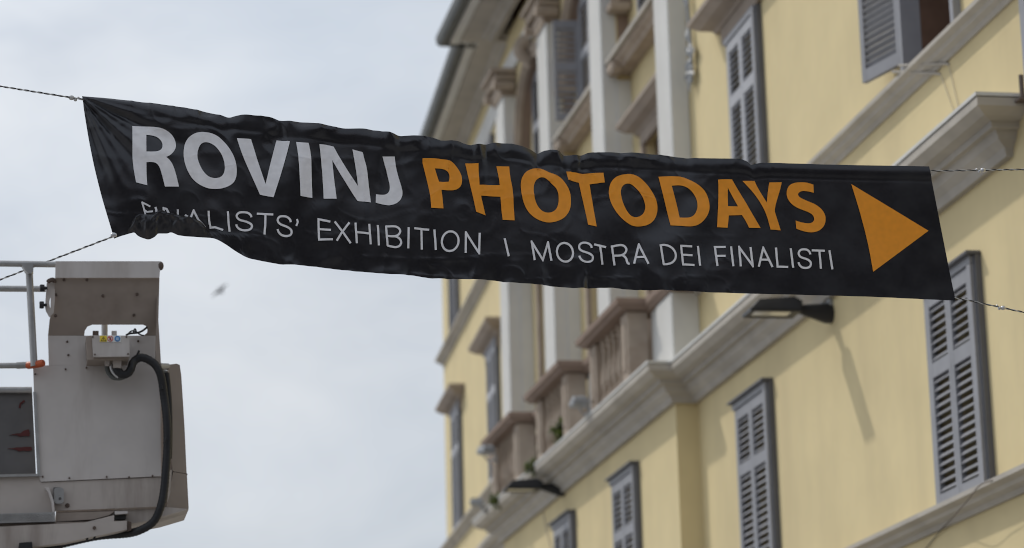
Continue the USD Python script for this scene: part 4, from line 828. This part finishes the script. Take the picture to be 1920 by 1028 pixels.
# boom reaching down and away out of the picture
b0 = at(20, 1100, YL+0.15); obj('boom', tube([b0, b0+np.array([-1.6, 0.9, -1.5]), b0+np.array([-3.2, 1.8, -2.75])], [0.09, 0.12, 0.16], 8), CREAM, LB)
obj('turret', [rbx(b0[0]-3.9, b0[0]-2.7, b0[1]+1.2, b0[1]+2.4, 0.9, 1.5, 0.06), rbx(b0[0]-5.2, b0[0]-1.8, b0[1]+0.9, b0[1]+2.7, 0.45, 0.9, 0.08)]+
    [tube([np.array([b0[0]-4.6+dx, b0[1]+yy, 0.42]), np.array([b0[0]-4.6+dx, b0[1]+yy+0.25, 0.42])], 0.42, 20) for dx in (0, 2.2) for yy in (0.75, 2.6)], CREAM2, LB)
# control box
cb0 = at(163, 674, YL-0.16); 
bxp = plate([(172, 629), (242, 629.5), (243.5, 668.5), (175, 669.5)], YL-0.17, 0.012, 'control_box', CREAM, label='cream control box with warning stickers')
plate([(161.5, 632), (171.5, 629), (174.5, 669.5), (242.5, 669), (240, 673.5), (164, 674.5)], YL-0.157, 0.125, 'box_body', BROWNP, bxp)
plate([(163, 630.5), (240, 630), (238, 668), (166, 669)], YL-0.156, 0.12, 'box_core', CREAM2, bxp)
bolts([(174, 632), (237, 632), (178, 665), (240, 664)], YL-0.17, RUST, 0.0045, bxp)
for a, b, w in ((174, 185, 5), (209.5, 219, 5)): plate([(a, 620.5), (b, 620.5), (b, 629.5), (a, 629.5)], YL-0.14, 0.03, 'cable_gland', CREAM2 if a > 180 else RUST, bxp)
plate([(196, 674.5), (206, 674.5), (205, 684), (197, 684)], YL-0.13, 0.03, 'cable_gland', CREAM, bxp)
plate([(211, 674.5), (228, 674.5), (227, 690), (212.5, 689)], YL-0.135, 0.05, 'cable_gland', CREAM2, bxp)
st = plate([(186.5, 629), (227, 629.3), (227, 641.5), (187, 641.2)], YL-0.1715, 0.0012, 'sticker', STW, bxp)
def dec(poly, d, m, nm): obj(nm, extr(poly, lambda a, b, k: at(a, b, YL-0.1715-d)+np.array([0, k, 0]), 0.0, 0.0008), m, bxp)
dec(sbox(187.2, 629.6, 200.5, 640.8), 0.0011, YEL, 'sticker')
dec(Polygon([(194, 630.6), (199, 639.4), (189, 639.4)]), 0.0022, STB, 'sticker'); dec(Polygon([(194, 632.4), (197.4, 638.6), (190.6, 638.6)]), 0.0033, YEL, 'sticker'); dec(sbox(193.5, 633.8, 194.5, 637.4), 0.0044, STB, 'sticker')
dec(Point(206.8, 635.2).buffer(5.4), 0.0011, RED, 'sticker'); dec(Point(206.8, 635.2).buffer(4.0), 0.0022, STW, 'sticker'); dec(unary_union([sbox(204.6, 632.6, 208.6, 634.4), sbox(205.4, 634, 207.2, 638)]), 0.0033, STB, 'sticker'); dec(LineString([(203.9, 632.4), (209.7, 638)]).buffer(0.7), 0.0044, RED, 'sticker')
dec(Point(220.2, 635.3).buffer(5.4), 0.0011, BLUE, 'sticker'); dec(sbox(217.6, 632.6, 222.8, 638.4), 0.0022, plain('sticker_pale_blue', (0.35, 0.5, 0.68)), 'sticker')
# mast behind the slot, hose and cables
obj('mast', tube([at(196, 600, YL+0.05), at(196, 632, YL+0.05)], 0.0125, 12), GALV, LB)
def hose(pts, Y, r, name, m=RUBBER, sides=12, n=90, rib=0.0):
    P = spline(np.array([at(a, b, (Y[k] if np.ndim(Y) else Y)) for k, (a, b) in enumerate(pts)]), n)
    R = np.full(n, r)+(rib*np.sin(np.arange(n)*2.2) if rib else 0)
    return obj(name, tube(P, R, sides), m, LB, smooth=50)
hp = [(219, 688), (222, 697), (230, 702.5), (240, 700), (246, 690), (252, 677), (262, 671), (277, 674), (290, 683), (300, 700), (306, 730), (312, 780), (314, 830), (311, 880), (306, 930), (299, 957), (288, 978), (266, 993), (230, 1001.5), (190, 1004.5), (150, 1012), (90, 1027), (20, 1046), (-60, 1062)]
hy = [YL-0.11]*5+[YL-0.09]*5+[YL-0.07]*6+[YL-0.06]*2+[YL+0.0]*6
hose(hp, hy, 0.0165, 'hose', n=300, rib=0.0007)
hose([(228, 692), (226, 699), (236, 704), (244, 697), (248, 684), (258, 669), (272, 669), (287, 678), (297, 696), (303, 730)], YL-0.085, 0.0075, 'hose')
hose([(200, 684), (202, 696), (209, 706), (220, 709.5), (232, 707)], YL-0.08, 0.0095, 'hose', GUTTER)
hose([(208, 684), (212, 698), (222, 707)], YL-0.10, 0.007, 'hose', STEELB)
hose([(312, 700), (316, 740), (318, 800), (317, 860)], YL-0.03, 0.012, 'hose')
for a, b in ((258, 664), (310, 826), (302, 950), (165, 1008), (178, 1007)):
    c = at(a, b, YL-0.10 if b < 900 else YL-0.06); obj('cable_tie', tube([c+(-0.006, 0, -0.012), c+(0.006, 0, 0.014)], 0.0045, 6), RUBBER, LB)
hose([(236, 629), (248, 625), (258, 624), (266, 621), (276, 613)], YL-0.05, 0.0042, 'loose_cable', sides=7); hose([(240, 627), (252, 621), (262, 627), (270, 629)], YL-0.05, 0.0030, 'loose_cable', sides=7)
hose([(250, 625), (253, 617), (256, 624)], YL-0.05, 0.0030, 'loose_cable', sides=7)

# ------------------------------------------------------------------ the gull
def gull(c, s):
    c = np.array(c); ax = _r*0.72+_u*0.62; ax /= np.linalg.norm(ax); bd = np.cross(_f, ax); bd = bd*0.55+_f*0.8; bd /= np.linalg.norm(bd); dn = np.cross(ax, bd)
    J = {'tail': (-0.30*bd, 0.025), 'hip': (-0.12*bd, 0.06), 'chest': (0.05*bd, 0.075), 'neck': (0.17*bd, 0.045), 'head': (0.23*bd, 0.045), 'bill': (0.30*bd, 0.012),
         'l1': (-0.30*ax+0.10*dn+0.03*bd, 0.028), 'l2': (-0.62*ax+0.02*dn-0.12*bd, 0.012), 'r1': (0.28*ax+0.10*dn+0.03*bd, 0.028), 'r2': (0.60*ax-0.02*dn-0.12*bd, 0.012),
         'lb': (-0.28*ax+0.10*dn-0.13*bd, 0.012), 'rb': (0.26*ax+0.10*dn-0.13*bd, 0.012), 'tl': (-0.36*bd+0.06*ax, 0.01), 'tr': (-0.36*bd-0.06*ax, 0.01)}
    def ball(k): return m3.Manifold.sphere(J[k][1]*s, 16).translate(tuple(np.array(J[k][0])*s))
    bones = [('tail', 'hip'), ('hip', 'chest'), ('chest', 'neck'), ('neck', 'head'), ('head', 'bill'), ('chest', 'l1', 'lb', 'hip'), ('l1', 'l2', 'lb'), ('chest', 'r1', 'rb', 'hip'), ('r1', 'r2', 'rb'), ('tail', 'tl', 'tr')]
    M_ = None
    for b in bones:
        h = m3.Manifold.batch_hull([ball(k) for k in b]); M_ = h if M_ is None else M_+h
    v, f, _ = meshkit.arrays(M_); m = trimesh.Trimesh(v+c, f, process=True); return m
top('gull', gull(at(414, 546, 95.0), 0.62), GULLM, 'small grey gull flying in the open sky below the banner', 'bird', smooth=True)
